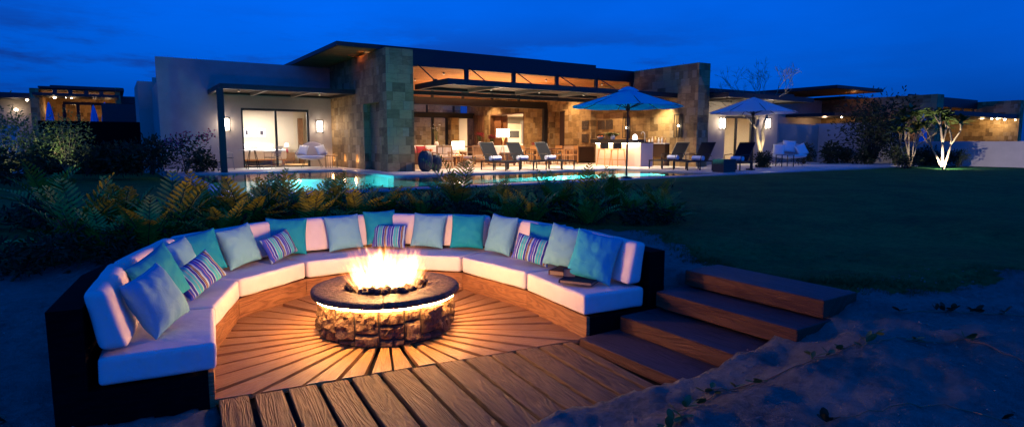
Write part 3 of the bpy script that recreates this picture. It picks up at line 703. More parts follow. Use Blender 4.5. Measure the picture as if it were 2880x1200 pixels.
# stucco bedroom wing
W('stucco_wall', M['stucco'], (1.49, 4.30, 26.0, 26.3, .3, 5.06), (6.93, 7.87, 26.0, 26.3, .3, 5.06), (4.30, 6.93, 26.0, 26.3, 3.29, 5.06), (1.49, 1.79, 26.3, 30, .3, 4.15), (1.0, 1.75, 30, 34, .3, 4.48), (1.75, 8.5, 33.7, 34, .3, 5.0))
W('bedroom_wall', M['interior'], (1.80, 8.1, 30.5, 30.6, .9, 3.6), (2.9, 3.0, 26.3, 30.5, .9, 3.6), (8.0, 8.1, 26.3, 30.5, .9, 3.6), (2.9, 8.1, 26.31, 30.6, 3.45, 3.55))
W('bedroom_floor', M['wood'], (1.80, 8.5, 26.3, 30.5, .86, .925))
W('wardrobe_door', M['brownwood'], (7.55, 7.78, 30.3, 30.45, .93, 3.1))
def slider(u0, u1, y, z0, z1, mull, name='glass_door', fw=.07):
    f = W(name, M['black'], (u0, u0 + fw, y, y + .1, z0, z1), (u1 - fw, u1, y, y + .1, z0, z1), (u0 + fw, u1 - fw, y, y + .1, z1 - fw * 1.3, z1), (u0 + fw, u1 - fw, y, y + .1, z0, z0 + .05), *[(m - .04, m + .04, y + .005, y + .095, z0 + .05, z1 - fw * 1.3) for m in mull])
    g = MB().box(u0 + fw, u1 - fw, y + .045, y + .055, z0 + .05, z1 - fw * 1.3).build('glass_pane', M['glass'], f)
    return f
def schlick(nt, nrm=None):
    lw = nt.nodes.new('ShaderNodeLayerWeight'); lw.inputs['Blend'].default_value = .5
    if nrm: nt.links.new(nrm, lw.inputs['Normal'])
    a = nt.nodes.new('ShaderNodeMath'); a.operation = 'POWER'; nt.links.new(lw.outputs['Facing'], a.inputs[0]); a.inputs[1].default_value = 5
    b = nt.nodes.new('ShaderNodeMath'); b.operation = 'MULTIPLY_ADD'; nt.links.new(a.outputs[0], b.inputs[0]); b.inputs[1].default_value = .96; b.inputs[2].default_value = .03
    return b.outputs[0]
gm = bpy.data.materials.new('window_glass'); gm.use_nodes = True; nt = gm.node_tree; nt.nodes.clear()
go = nt.nodes.new('ShaderNodeOutputMaterial'); gt = nt.nodes.new('ShaderNodeBsdfTransparent'); gg = nt.nodes.new('ShaderNodeBsdfGlossy'); gx = nt.nodes.new('ShaderNodeMixShader'); gf = schlick(nt)
gg.inputs['Roughness'].default_value = .02; gt.inputs[0].default_value = (.93, .95, .95, 1)
nt.links.new(gf, gx.inputs[0]); nt.links.new(gt.outputs[0], gx.inputs[1]); nt.links.new(gg.outputs[0], gx.inputs[2]); nt.links.new(gx.outputs[0], go.inputs[0]); M['glass'] = gm
slider(4.30, 6.93, 26.06, .93, 3.29, (5.62,))
# roofs
W('roof_slab', M['metal'], (6.47, 7.55, 20.5, 36, 5.17, 5.31), (7.55, 8.05, 20.5, 21.3, 5.17, 5.31), (7.55, 8.05, 22.75, 36, 5.17, 5.31), (8.05, 17.9, 20.45, 36, 5.17, 5.29), (17.9, 20.1, 20.6, 36, 5.0, 5.1))
W('roof_soffit', M['ceiling'], (6.53, 7.54, 20.56, 36, 5.155, 5.168), (8.06, 8.9, 20.56, 36, 5.155, 5.168), (7.54, 8.06, 20.56, 21.29, 5.155, 5.168), (7.54, 8.06, 22.76, 36, 5.155, 5.168))
W('skylight_box', M['ceiling'], (7.50, 8.10, 21.25, 22.8, 5.31, 5.335))
lamp('soffit_light', 'AREA', (7.80 - villa.location.x, 22.03 - villa.location.y, 5.185 - .92), 14, (1, .56, .22), villa, .35, rot=(math.pi, 0, 0))
W('upper_roof', M['metal'], (7.8, 16.2, 21.5, 33, 5.33, 5.48))
W('fascia', M['metal'], (8.87, 20.1, 20.35, 20.47, 4.66, 5.16))
W('ceiling', M['ceiling'], (8.87, 20.1, 20.47, 35.2, 4.66, 4.72))
for u in (8.97, 11.38, 13.53, 15.70, 17.87, 20.0): W('clerestory_post', M['metal'], (u - .08, u + .08, 20.36, 20.46, 3.8, 4.66))
W('transom_beam', M['metal'], (8.87, 20.1, 20.36, 20.46, 3.66, 3.80))
for u in (9.35, 11.5, 13.6, 15.75, 17.95):
    part(MB().tube([(u, 20.4, 4.75), (u, 18.95, 4.02)], .022, 6).box(u - .05, u + .05, 18.88, 19.05, 3.99, 4.08), 'tie_rod', M['black'], villa)
# big canopy
spotlight_late = []
def canopy(u0, u1, y0, y1, zt, th, cross, post=()):
    c = W('canopy', M['metal'], (u0, u1, y0, y0 + .07, zt - th, zt), (u0, u0 + .07, y0 + .07, y1, zt - th, zt), (u1 - .07, u1, y0 + .07, y1, zt - th, zt), (u0 + .07, u1 - .07, y1 - .07, y1, zt - th, zt - .01))
    sub = MB().box(u0 + .08, u1 - .08, y0 + .08, y1 - .08, zt - .07, zt - .03)
    s = sub.build('slat_panel', M['slat'], c)
    e = MB().box(u0 + .07, u1 - .07, y0 + .072, y0 + .11, zt - th - .004, zt - th + .03).box(u0 + .072, u0 + .11, y0 + .11, y1 - .07, zt - th - .004, zt - th + .03).box(u0 + .11, u1 - .07, y1 - .11, y1 - .072, zt - th - .004, zt - th + .03)
    for q in cross: e.box(q - .05, q + .05, y0 + .11, y1 - .11, zt - th - .002, zt - .071)
    e.build('cross_beam', M['metal_edge'], c)
    return c
canopy(9.2, 20.1, 17.73, 20.3, 4.0, .19, (11.36, 13.5, 15.66, 17.8))
canopy(3.15, 7.87, 22.85, 26.0, 3.93, .17, (4.7, 6.25))
for u_, e_ in ((4.0, 60), (6.95, 110)): spotlight_late.append((u_, e_))
W('canopy_post', M['metal'], (3.06, 3.26, 22.86, 23.04, .9, 3.76))
canopy(20.8, 26.9, 15.7, 18.0, 3.95, .2, (22.4, 24.0, 25.6))
def spotlight(u, y, z, power, d=(0, 0, -1), ang=100, col=(1, .80, .58), vis=True):
    if vis:
        o = part(MB().lathe([(.001, z + .09), (.045, z + .09), (.045, z - .0), (.04, z - .01)], (u, y), 10), 'spotlight', M['metal_edge'], villa)
        b = MB().lathe([(.001, z + .006), (.036, z + .006)], (u, y), 10); b.build('bulb', M['bulb'], o)
    l = lamp('spot_beam', 'SPOT', (u - villa.location.x, y - villa.location.y, z - .02 - .92), power, col, villa, .05, spot_size=R(ang), spot_blend=.6); aim(l, d); return l
for u, y in ((11.36, 18.6), (13.5, 18.6), (15.66, 18.6), (17.8, 18.6)): spotlight(u, y, 3.78, 620, (-.1, -.12, -1), 130)
for u_, e_ in spotlight_late: spotlight(u_, 24.4, 3.80, e_, (0, 0, -1), 120, (1, .78, .58))
# great room
W('stone_wall', M['stone'], (20.1, 20.8, 16.65, 18.1, .3, 5.16), (20.45, 20.8, 18.1, 23.3, .3, 3.5), (20.1, 20.8, 18.1, 23.3, 3.5, 5.16), (20.1, 20.8, 23.3, 25.4, .3, 5.16), (20.55, 20.8, 25.4, 26.8, .3, 3.6), (20.1, 20.8, 25.4, 26.8, 3.6, 5.16),
  (20.1, 20.8, 26.8, 29.25, .3, 5.16), (20.1, 20.8, 29.25, 33.0, 3.68, 5.16), (20.1, 20.8, 33.0, 36, .3, 5.16))
W('wood_door', M['cabinet'], (20.2, 20.26, 25.42, 25.95, .93, 3.58))
W('kitchen_door_frame', M['brownwood'], (20.08, 20.82, 29.2, 29.27, .93, 3.68), (20.08, 20.82, 29.27, 33.0, 3.62, 3.7), (20.08, 20.82, 32.93, 33.0, .93, 3.62))
W('folding_door', M['wood2'] if 'wood2' in M else M['brownwood'], (20.35, 20.42, 32.1, 32.9, .93, 3.6), (20.45, 20.52, 31.6, 32.4, .93, 3.6))
W('main_beam', M['metal'], (8.87, 20.1, 26.95, 27.15, 3.76, 4.12))
W('main_post', M['metal'], (19.86, 20.1, 26.9, 27.1, .92, 3.76))
for u in (13.17, 14.87, 16.59, 18.26): W('mullion', M['metal'], (u - .06, u + .06, 27.0, 27.1, 4.12, 4.66))
W('rear_beam', M['metal'], (8.87, 20.1, 35.0, 35.2, 3.5, 3.84))
for u in (14, 16.7, 18.6): W('rear_mullion', M['metal'], (u - .05, u + .05, 35.05, 35.15, 3.84, 4.66))
for u in (17.0, 18.0): W('rear_post', M['metal'], (u, u + .13, 35.0, 35.15, .92, 3.5))
W('stone_column', M['stone'], (18.14, 18.72, 34.6, 35.0, .92, 3.5))
W('courtyard_wall', M['stone'], (12, 21.5, 39.5, 39.8, .9, 5.0))
W('curtain', M['brownwood'], *[(20.0 - .03 * (k % 2), 20.08, 33.7 + k * .12, 33.8 + k * .12, .93, 3.7) for k in range(11)])
W('kitchen_wall', M['interior'], (20.8, 28, 38.5, 38.6, .9, 4), (27, 27.1, 28, 38.5, .9, 4), (20.8, 28, 28, 38.6, 3.8, 3.9), (20.8, 27, 28.4, 28.5, .9, 3.8))
W('kitchen_floor', M['terrace'], (20.8, 28, 28.5, 38.5, .88, .925))
W('living_floor', M['terrace'], (8.87, 20.1, 20.47, 39.5, .6, .924))
# right-hand bedroom wing
W('stucco_wall', M['stucco'], (20.82, 23.66, 18.0, 18.3, .3, 4.1), (25.96, 27.78, 18.0, 18.3, .3, 4.1), (23.66, 25.96, 18.0, 18.3, 3.15, 4.1), (27.5, 27.78, 18.3, 27, .3, 4.1))
W('bedroom_wall', M['interior'], (20.9, 27.4, 22.0, 22.1, .9, 3.4), (20.82, 20.9, 18.3, 22, .9, 3.4), (27.4, 27.48, 18.3, 22, .9, 3.4), (20.9, 27.4, 18.31, 22, 3.3, 3.4))
W('bedroom_floor', M['wood'], (20.9, 27.4, 18.3, 22, .88, .925))
slider(23.66, 25.96, 18.06, .93, 3.15, (24.6, 25.75))
W('roof_slab', M['metal'], (20.82, 28.4, 17.6, 28, 4.12, 4.3))
def ceil_light(u, y, z, pw, sx, col=(1, .78, .55)):
    l = lamp('ceiling_light', 'AREA', (u - villa.location.x, y - villa.location.y, z - .92), pw, col, villa, sx); l.data.shape = 'SQUARE'; return l
ceil_light(5.5, 28.6, 3.42, 360, 1.2, (1, .92, .82)); ceil_light(24.3, 20.3, 3.28, 260, 1.2, (1, .85, .62)); ceil_light(23.5, 34, 3.78, 1500, 2.0, (1, .74, .48))
for u, y in ((11.03, 21.6), (14.37, 21.6), (15.96, 21.5), (19.2, 21.5), (11.07, 24.4), (13.2, 24.4), (15.4, 24.4), (17.6, 24.4), (19.3, 24.6), (12.5, 29.5), (15.4, 29.5), (18.3, 29.5), (19.3, 32.5), (16, 32.8)):
    spotlight(u, y, 4.60, 400 if y < 27 else 520, (0, 0, -1), 125, (1, .66, .36))
lamp('ceiling_wash', 'AREA', (14.5 - villa.location.x, 24 - villa.location.y, 3.9 - .92), 200, (1, .50, .18), villa, 5, rot=(math.pi, 0, 0)).data.shape = 'SQUARE'
# ================================================================= TERRACES AND POOL
struct(W('terrace', M['terrace'], (8.87, 17.3, 17.9, 20.47, .5, .92), (17.0, 30.0, 12.9, 18.0, .5, .921), (17.3, 20.1, 18.0, 20.47, .5, .92), (1.5, 7.87, 22.9, 26.0, .5, .92), (7.45, 8.0, 17.9, 22.9, .5, .919), (8.0, 8.87, 17.9, 19.7, .5, .92)))
tr = [o for o in bpy.data.objects if o.name == 'terrace'][0]; tr.parent = None; tr.location = (0, 0, 0)
struct(box('path', M['terrace'], (30.0, 40, 13.2, 14.2, .5, .925)))
cp = MB().box(2, 17.0, 12.5, 12.9, .5, .90).box(17.0, 30, 12.5, 12.9, .5, .905).box(1.7, 2, 12.5, 22.9, .5, .9).box(2, 7.45, 22.6, 22.9, .5, .90).box(7.2, 7.45, 17.6, 22.6, .5, .90).box(7.45, 17.0, 17.6, 17.9, .5, .9).box(16.75, 17.0, 12.9, 17.6, .5, .9)
struct(cp.build('pool_coping', M['coping']))
M['pooltile'] = grainy('pool_plaster', (.07, .26, .34), (.11, .33, .40), 2, .6, .1, .004)
pl = MB().box(1.9, 17, 12.7, 22.8, -.55, -.45).box(1.9, 2, 12.9, 22.6, -.45, .5).box(2, 16.75, 12.8, 12.9, -.45, .5).box(16.75, 16.85, 12.9, 17.6, -.45, .5).box(7.2, 16.75, 17.6, 17.7, -.45, .5).box(7.2, 7.3, 17.7, 22.6, -.45, .5).box(2, 7.2, 22.6, 22.7, -.45, .5).box(2, 16.75, 16.7, 17.6, -.45, .0)
struct(pl.build('pool_basin', M['pooltile']))
wm = bpy.data.materials.new('pool_water'); wm.use_nodes = True; nt = wm.node_tree; nt.nodes.clear()
o_ = nt.nodes.new('ShaderNodeOutputMaterial'); t_ = nt.nodes.new('ShaderNodeBsdfTransparent'); g_ = nt.nodes.new('ShaderNodeBsdfGlossy'); x_ = nt.nodes.new('ShaderNodeMixShader'); 
g_.inputs['Roughness'].default_value = .01; t_.inputs[0].default_value = (.45, .80, .86, 1)
n_ = nt.nodes.new('ShaderNodeTexNoise'); m_ = nt.nodes.new('ShaderNodeMapping'); ge = nt.nodes.new('ShaderNodeNewGeometry'); nt.links.new(ge.outputs['Position'], m_.inputs[0]); m_.inputs['Rotation'].default_value = (0, 0, YAW); m_.inputs['Scale'].default_value = (.7, 2.6, 1)
nt.links.new(m_.outputs[0], n_.inputs[0]); n_.inputs['Scale'].default_value = 1.7; n_.inputs['Detail'].default_value = 3
b_ = nt.nodes.new('ShaderNodeBump'); b_.inputs['Strength'].default_value = .12; b_.inputs['Distance'].default_value = .03; nt.links.new(n_.outputs[0], b_.inputs['Height'])
nt.links.new(b_.outputs[0], g_.inputs['Normal']); nt.links.new(schlick(nt, b_.outputs[0]), x_.inputs[0]); nt.links.new(t_.outputs[0], x_.inputs[1]); nt.links.new(g_.outputs[0], x_.inputs[2]); nt.links.new(x_.outputs[0], o_.inputs[0])
struct(MB().add([(2, 12.9, .865), (16.75, 12.9, .865), (16.75, 17.6, .865), (7.2, 17.6, .865), (7.2, 22.6, .865), (2, 22.6, .865)], [(0, 1, 2, 3, 4, 5)]).build('pool_water', wm))
M['poollight'] = emis('lit_pool_lamp', (.25, 1, .9), 40)
for k, (u, y, d, lab) in enumerate(((5.55, 22.55, (0, -1, -.1), 'glowing round pool lamp under the bedroom terrace edge'), (13.9, 17.55, (0, -1, -.1), 'glowing round pool lamp below the left loungers'), (16.7, 15.4, (-1, 0, -.1), 'glowing round pool lamp in the right end wall of the pool'), (6.6, 12.93, (0, 1, -.1), 'added unseen lamp in the near pool wall, casting teal light towards the villa'))):  # last lamp is added out of view to throw teal light on pool and pillar
    e = empty('pool_lamp', (u, y, .55), 0, lab, 'pool lamp', 'underwater pool lamps')
    dv = Vector(d); q = dv.to_track_quat('Z', 'Y').to_matrix().to_4x4()
    o = MB().lathe([(.001, .02), (.09, .02), (.11, 0)], n=20).build('lens', M['poollight'], e); o.matrix_local = q
    lamp('pool_light', 'POINT', tuple(dv * .55), (420, 1700, 2400, 330)[k], (.10, .95, .85), e, .08)
# ================================================================= WALL LANTERNS
def lantern(loc, face, lab, lit=True, power=11, grp='box lanterns on the villa walls', w=.26, h=.52, col=(1, .80, .62)):
    r = empty('wall_lantern', loc, face, lab, 'lantern', grp)   # local -y points away from the wall
    f = MB(); a, b, t = w / 2, h / 2, .012
    for x in (-a, a):
        for y in (-.20, -.04): f.box(x - t, x + t, y - t, y + t, -b, b)
    for z in (-b, b): f.box(-a, a, -.21, -.19, z - t, z + t).box(-a, a, -.05, -.03, z - t, z + t).box(-a - t, -a + t, -.19, -.05, z - t, z + t).box(a - t, a + t, -.19, -.05, z - t, z + t)
    f.box(-.05, .05, -.04, -.002, -.1, .1); f.build('frame', M['black'], r)
    if lit:
        MB().box(-a + .035, a - .03, -.17, -.07, -b + .05, b - .05).build('lit_glass', M['lantern'], r)
        lamp('lantern_light', 'POINT', (0, -.30, 0), power, col, r, .08)
    else:
        MB().lathe([(.001, -.03), (.022, -.02), (.03, .01), (.015, .045), (.001, .05)], (0, -.11), 8).build('bulb', M['bulb'], r)
        MB().box(-.03, .11, -.05, -.03, -b + .03, b - .03).build('back_plate', M['black'], r)
        lamp('lantern_light', 'POINT', (0, -.12, 0), power, (1, .6, .3), r, .04)
    return r
lantern((3.72, 26, 2.63), 0, 'lit box lantern left of the left bedroom glass door')
lantern((7.33, 26, 2.60), 0, 'lit box lantern between the left bedroom door and the stone wall')
lantern((23.32, 18, 2.80), 0, 'lit box lantern right behind the right stone wall, beside the white parasol', power=13)
lantern((26.75, 18, 2.85), 0, 'lit lantern shining behind the bare tree trunk', power=16)
lantern((20.1, 17.55, 2.62), R(-90), 'dark open lantern on the right stone wall near its outer end', False, 2.5, w=.3, h=.95)
lantern((20.45, 21.0, 2.62), R(-90), 'dark open lantern on the stone wall above the bar', False, 2.5, w=.3, h=.95)
# ================================================================= WALL ART
def art(loc, rz, w, h, lab, grp, m1, parts):
    r = empty('picture', loc, rz, lab, 'picture', grp); MB().box(-w/2, w/2, -.035, -.002, -h/2, h/2).build('frame', m1, r)
    for k, (x0, x1, z0, z1, m) in enumerate(parts): MB().box(x0, x1, -.040 - k * .002, -.036, z0, z1).build('print', m, r)
M['paper'] = mat('picture_paper', (.75, .73, .70), .9); M['greyframe'] = mat('grey_frame', (.35, .33, .32), .5); M['ink'] = mat('ink', (.04, .03, .04), .9)
art((5.34, 30.5, 2.38), 0, .50, .46, 'wide framed print with two small dark shapes above the bed', 'pictures above the bed', M['greyframe'], [(-.22, .22, -.2, .2, M['paper']), (-.15, -.05, -.1, .11, M['ink']), (.05, .14, -.1, .11, M['greyframe'])])
art((5.90, 30.5, 2.38), 0, .40, .46, 'square framed print with one dark red shape above the bed', 'pictures above the bed', M['greyframe'], [(-.17, .17, -.2, .2, M['paper']), (-.07, .07, -.1, .1, M['ink'])])
M['carved'] = grainy('carved_dark_panel', (.012, .008, .006), (.09, .06, .045), 26, .6, 1, .03)
for i, (y, n) in enumerate(((23.75, 'left'), (23.08 - .2, 'middle'), (22.3, 'right'))):
    for j, (z, hh, rn) in enumerate(((2.80, .44, 'upper'), (2.14, .44, 'lower'))):
        art(((20.1 if y > 23.3 else 20.45), y - (.05 if y > 23.3 else .0), z), R(-90), .50, hh, 'dark carved square panel on the stone wall, %s row, %s column' % (rn, n), 'carved wall panels', M['carved'], [])
# ================================================================= BEDROOM
bed = empty('bed', (5.4, 29.2, .925), 0, 'white-covered bed seen through the left glass door', 'bed')
MB().box(-1.0, 1.0, -1.15, 1.05, .22, .34).box(-.95, -.85, -1.1, -1.0, 0, .22).box(.85, .95, -1.1, -1.0, 0, .22).box(-.95, -.85, .9, 1.0, 0, .22).box(.85, .95, .9, 1.0, 0, .22).build('frame', M['wood'], bed)
MB().box(-1.05, 1.05, 1.08, 1.2, .0, 1.05).build('headboard', M['interior'], bed)
o = MB().box(-1.04, 1.04, -1.2, 1.02, .26, .70).build('duvet', M['white'], bed, bevel=.09)
for x in (-.5, .5): MB().box(x - .38, x + .38, .55, .95, .69, .95).build('pillow', M['white'], bed, bevel=.1)
ns = empty('nightstand', (7.02, 30.15, .925), 0, 'brown wooden nightstand right of the bed', 'nightstand')
MB().box(-.24, .24, -.2, .2, .12, .52).box(-.2, -.16, -.18, -.14, 0, .12).box(.16, .2, -.18, -.14, 0, .12).build('body', M['brownwood'], ns); MB().box(-.22, .22, -.212, -.201, .16, .48).build('drawer', M['brownwood'], ns)
tl = empty('table_lamp', (6.95, 30.15, 1.446), 0, 'small pinkish table lamp on the nightstand', 'lamp'); MB().lathe([(.001, 0), (.07, 0), (.05, .14), (.015, .2), (.015, .3)], n=12).build('base', M['red'], tl, smooth=True)
MB().lathe([(.11, .28), (.09, .46)], n=16).build('shade', emis('dim_shade', (1, .6, .4), 1.5), tl)
# ================================================================= OUTDOOR CHAIR, TABLES
def wire_chair(loc, rz, lab):
    r = empty('armchair', loc, rz, lab, 'chair', 'slatted armchairs at the bedroom table')
    for s in (-1, 1):
        m = MB()
        m.tube([(s * .28, -.24, 0), (s * .24, -.2, .42), (s * .25, .2, .44), (s * .30, .30, 0)], .012, 6)
        m.tube([(s * .24, -.2, .42), (s * .27, -.2, .62), (s * .27, .2, .64), (s * .22, .24, .66)], .012, 6)
        m.build('leg_frame', M['metal_edge'], r)
    MB().box(-.24, .24, -.22, .22, .425, .445).build('seat', M['sling'], r)
    b = MB()
    for k in range(8): b.bar((-.23, .20 + k * .014, .50 + k * .05), (.23, .20 + k * .014, .50 + k * .05), .02, .03)
    b.build('backrest', M['metal_edge'], r)
    return r
wire_chair((3.55, 24.9, .92), R(-100 + 180), 'slatted armchair left of the round bedroom table')
wire_chair((5.15, 24.7, .92), R(-70), 'slatted armchair right of the round bedroom table')
t_ = empty('round_table', (4.45, 24.9, .92), 0, 'round thin-topped table in front of the left bedroom door', 'table')
MB().lathe([(.001, .73), (.50, .73), (.50, .71), (.001, .71)], n=32).build('tabletop', M['metal_edge'], t_)
for k in range(4): a = R(45 + 90 * k); MB().tube([(.12 * math.cos(a), .12 * math.sin(a), .71), (.30 * math.cos(a), .30 * math.sin(a), 0)], .015, 6).build('leg', M['metal'], t_)
M['rope'] = mat('beige_rope_weave', (.62, .50, .44), .8)
def shell_chair(loc, rz, lab, w, npil, plabs, s=1.0):
    r = empty('shell_armchair', loc, rz, lab, 'armchair', 'wide shell armchairs on the terrace'); m = MB(); vs = []; fs = []; N = 24; K = 7
    for i in range(N + 1):
        a = math.pi * (-.08 + 1.16 * i / N)
        for j in range(K):
            g = j / (K - 1); hb = .42 + (.12 + .50 * max(0, math.sin(a)) ** 1.3) * g; rr = 1 + .10 * g
            vs.append((w / 2 * math.cos(a) * rr * (.86 + .14 * g), .34 * math.sin(a) * rr * 1.0 + .02 * g, hb))
    for i in range(N):
        for j in range(K - 1): fs.append((i * K + j, (i + 1) * K + j, (i + 1) * K + j + 1, i * K + j + 1))
    m.add(vs, fs); o = m.build('shell', M['rope'], r, smooth=True); so = o.modifiers.new('s', 'SOLIDIFY'); so.thickness = .03
    MB().tube([vs[i * K + K - 1] for i in range(N + 1)], .018, 6).build('rim', M['metal_edge'], r)
    prof = [(.001, .30), (.55, .33), (.92, .38), (1.0, .44), (.97, .49), (.001, .50)]
    m = MB(); m.lathe(prof, n=32); m.v = [(x * w / 2, y * .36, z) for x, y, z in m.v]; m.build('seat_pad', M['white'], r, smooth=True)
    for sx in (-1, 1):
        for sy in (-1, 1): MB().tube([(sx * w * .22, sy * .12, .33), (sx * w * .34, sy * .26, 0)], .010, 5).build('leg', M['metal'], r)
    mt = Matrix.Translation(loc) @ Matrix.Rotation(rz, 4, 'Z')
    for (x, y, z, ry, rl, pw), pl_ in zip(npil, plabs):
        p = pillow_mesh(pw, pw, .15, int(x * 50) + 3, M['white'], 10).build('cushion', M['white'], smooth=True)
        p.matrix_world = mt @ Matrix.Translation((x, y, z)) @ Matrix.Rotation(ry, 4, 'Z') @ Matrix.Rotation(R(-22), 4, 'X') @ Matrix.Rotation(rl, 4, 'Y')
        tag(p, pl_, 'cushion', 'cushions on the shell armchairs')
shell_chair((6.72, 25.0, .92), R(-22), 'wide cream shell armchair beside the left bedroom door', 1.15, [(-.33, .02, .70, R(-20), R(6), .42), (.36, .02, .70, R(25), R(-14), .42)], ['white cushion on the left side of the cream shell armchair', 'white cushion on the right side of the cream shell armchair'])
shell_chair((24.9, 15.5, .92), R(-42), 'round shell armchair under white cushions at the right edge of the terrace', 1.45, [(-.48, -.06, .70, R(-16), R(2), .50), (.0, .1, .84, 0, R(6), .56), (.46, -.10, .70, R(14), R(-20), .52)], ['left white cushion on the right-hand shell armchair', 'tall middle white cushion on the right-hand shell armchair', 'tilted right white cushion on the right-hand shell armchair'])
def drum_table(loc, lab, r0, h, n, m=M['black']):
    r = empty('side_table', loc, 0, lab, 'side table'); MB().lathe([(.001, h), (r0, h), (r0, h - .025), (.001, h - .025)], n=28).build('tabletop', M['wood'] if n > 4 else m, r)
    for k in range(n): a = 6.283 * k / n + .3; MB().tube([(r0 * .92 * math.cos(a), r0 * .92 * math.sin(a), h - .025), (r0 * .92 * math.cos(a), r0 * .92 * math.sin(a), 0)], .011, 5).build('leg', m, r)
drum_table((7.3, 24.3, .92), 'small round side table with thin black rods beside the cream shell armchair', .26, .50, 8)
st = empty('side_table', (23.6, 14.9, .92), R(-30), 'small square dark side table in front of the right-hand shell armchair', 'side table')
MB().box(-.27, .27, -.27, .27, .47, .50).build('tabletop', M['black'], st)
for x in (-.25, .25):
    for y in (-.25, .25): MB().box(x - .015, x + .015, y - .015, y + .015, 0, .47).build('leg', M['black'], st)
# ================================================================= SUN LOUNGERS (first one, then copies)
def make_lounger():
    r = empty('sun_lounger', (0, 0, 0), 0, 'x', 'sun lounger', 'x')     # foot end towards -y, head at +y
    m = MB()
    for s in (-1, 1): m.box(s * .33 - .018, s * .33 + .018, -1.0, .42, .30, .345)
    m.box(-.33, .33, -1.0, -.96, .30, .345).box(-.33, .33, .38, .42, .30, .345).build('frame', M['black'], r)
    for s in (-1, 1):
        for y in (-.98, -.30, .40):
            MB().box(s * .33 - .018, s * .33 + .018, y - .018, y + .018, 0, .30).build('leg', M['black'], r)
    MB().box(-.31, .31, -.97, .12, .325, .338).build('sling_seat', M['sling'], r)
    c, s_ = math.cos(R(58)), math.sin(R(58)); L = .80
    MB().add([(-.31, .12, .335), (.31, .12, .335), (.31, .12 + c * L, .335 + s_ * L), (-.31, .12 + c * L, .335 + s_ * L), (-.31, .135, .33), (.31, .135, .33), (.31, .135 + c * L, .33 + s_ * L), (-.31, .135 + c * L, .33 + s_ * L)], [(0, 3, 2, 1), (4, 5, 6, 7), (0, 1, 5, 4), (1, 2, 6, 5), (2, 3, 7, 6), (3, 0, 4, 7)]).build('sling_backrest', M['sling'], r)
    b = MB()
    for s in (-1, 1): b.tube([(s * .32, .12, .33), (s * .32, .12 + c * L, .33 + s_ * L)], .016, 6)
    b.tube([(-.32, .12 + c * L, .33 + s_ * L), (.32, .12 + c * L, .33 + s_ * L)], .016, 6).build('backrest_frame', M['black'], r)
    for s in (-1, 1): MB().tube([(s * .34, -.30, .345), (s * .36, -.28, .56), (s * .36, .16, .58), (s * .34, .30, .50)], .016, 6).build('armrest', M['black'], r)
    return r
lg = make_lounger(); Lspots = [
 (11.78, 19.0, 0, 'grey sling lounger nearest the tall dark jars', 'L'), (12.95, 18.95, 0, 'grey sling lounger in the middle of the left row', 'L'), (14.2, 18.85, 0, 'pale-lit sling lounger closest to the bar stools', 'L'),
 (18.38, 16.33, 0, 'dark lounger nearest the bar counter', 'R'), (18.25, 15.0, 0, 'dark lounger in the middle of the right-hand three', 'R'), (19.0, 13.85, 0, 'dark lounger at the outer end under the white parasol', 'R')]
tw0 = None
for i, (u, y, a, lab, sd) in enumerate(Lspots):
    o = lg if i == 0 else copy_tree(lg)
    rz = R(-62 - 180 + 180) if sd == 'L' else R(-90)
    rz = R(LL if sd == 'L' else LR_)
    place(o, (u, y, .92), rz, lab); o['group'] = 'left row of sun loungers' if sd == 'L' else 'right row of sun loungers'
    t = MB().tube([(-.24, 0, 0), (.24, 0, 0)], .085, 14).build('rolled_towel', M['towel'], smooth=False)
    t.matrix_world = Matrix.Translation((u, y, .92)) @ Matrix.Rotation(rz, 4, 'Z') @ Matrix.Translation((0, -.02, .43))
    tag(t, 'rolled white towel on the ' + lab, 'towel', 'rolled towels on the loungers')
# ================================================================= JARS
def jar(loc, s, lab):
    r = empty('ribbed_jar', loc, 0, lab, 'jar', 'dark ribbed jars by the stone wall')
    prof = [(.001, 0), (.14, 0), (.24, .10), (.29, .28), (.29, .55), (.24, .72), (.17, .80), (.16, .84), (.14, .84), (.14, .79), (.001, .79)]
    MB().lathe([(a * s, b * s) for a, b in prof], n=144, jit=lambda a, rr, z: (.010 * math.cos(a * 24) if rr > .2 * s and .05 < z < .78 * s else 0)).build('body', M['jar'], r, smooth=True)
M['jar'] = mat('dark_blue_glaze', (.010, .018, .03), .35)
jar((9.12, 19.35, .92), .86, 'tall ribbed dark blue jar beside the stone wall'); jar((9.62, 19.55, .92), .68, 'shorter ribbed dark jar right of the tall one')
# ================================================================= LIVING AREA
def sofa(loc, rz, w, lab):
    r = empty('sofa', loc, rz, lab, 'sofa', 'sofas in the open living terrace')
    MB().box(-w/2, w/2, -.42, .42, .10, .26).box(-w/2, -w/2 + .06, -.42, .42, .26, .58).box(w/2 - .06, w/2, -.42, .42, .26, .58).box(-w/2, w/2, .38, .42, .26, .62).build('frame', M['brownwood'], r)
    for sx in (-1, 1):
        for sy in (-1, 1): MB().box(sx * (w/2 - .08) - .03, sx * (w/2 - .08) + .03, sy * .36 - .03, sy * .36 + .03, 0, .10).build('leg', M['brownwood'], r)
    n = max(1, round(w / .8)); q = (w - .16) / n
    for k in range(n):
        x = -w/2 + .08 + q * k; MB().box(x + .01, x + q - .01, -.41, .30, .265, .45).build('seat_cushion', M['white'], r, bevel=.05); MB().box(x + .01, x + q - .01, .14, .36, .46, .88).build('back_cushion', M['white'], r, bevel=.07)
sofa((12.4, 25.2, .92), R(180 + 180), 2.8, 'long white sofa at the back of the living terrace')
sofa((14.15, 22.9, .92), R(-90), 2.3, 'white-cushioned sofa with dark wood frame facing the coffee table')
sofa((10.3, 23.9, .92), R(90), 1.8, 'white sofa behind the tall dark jars')
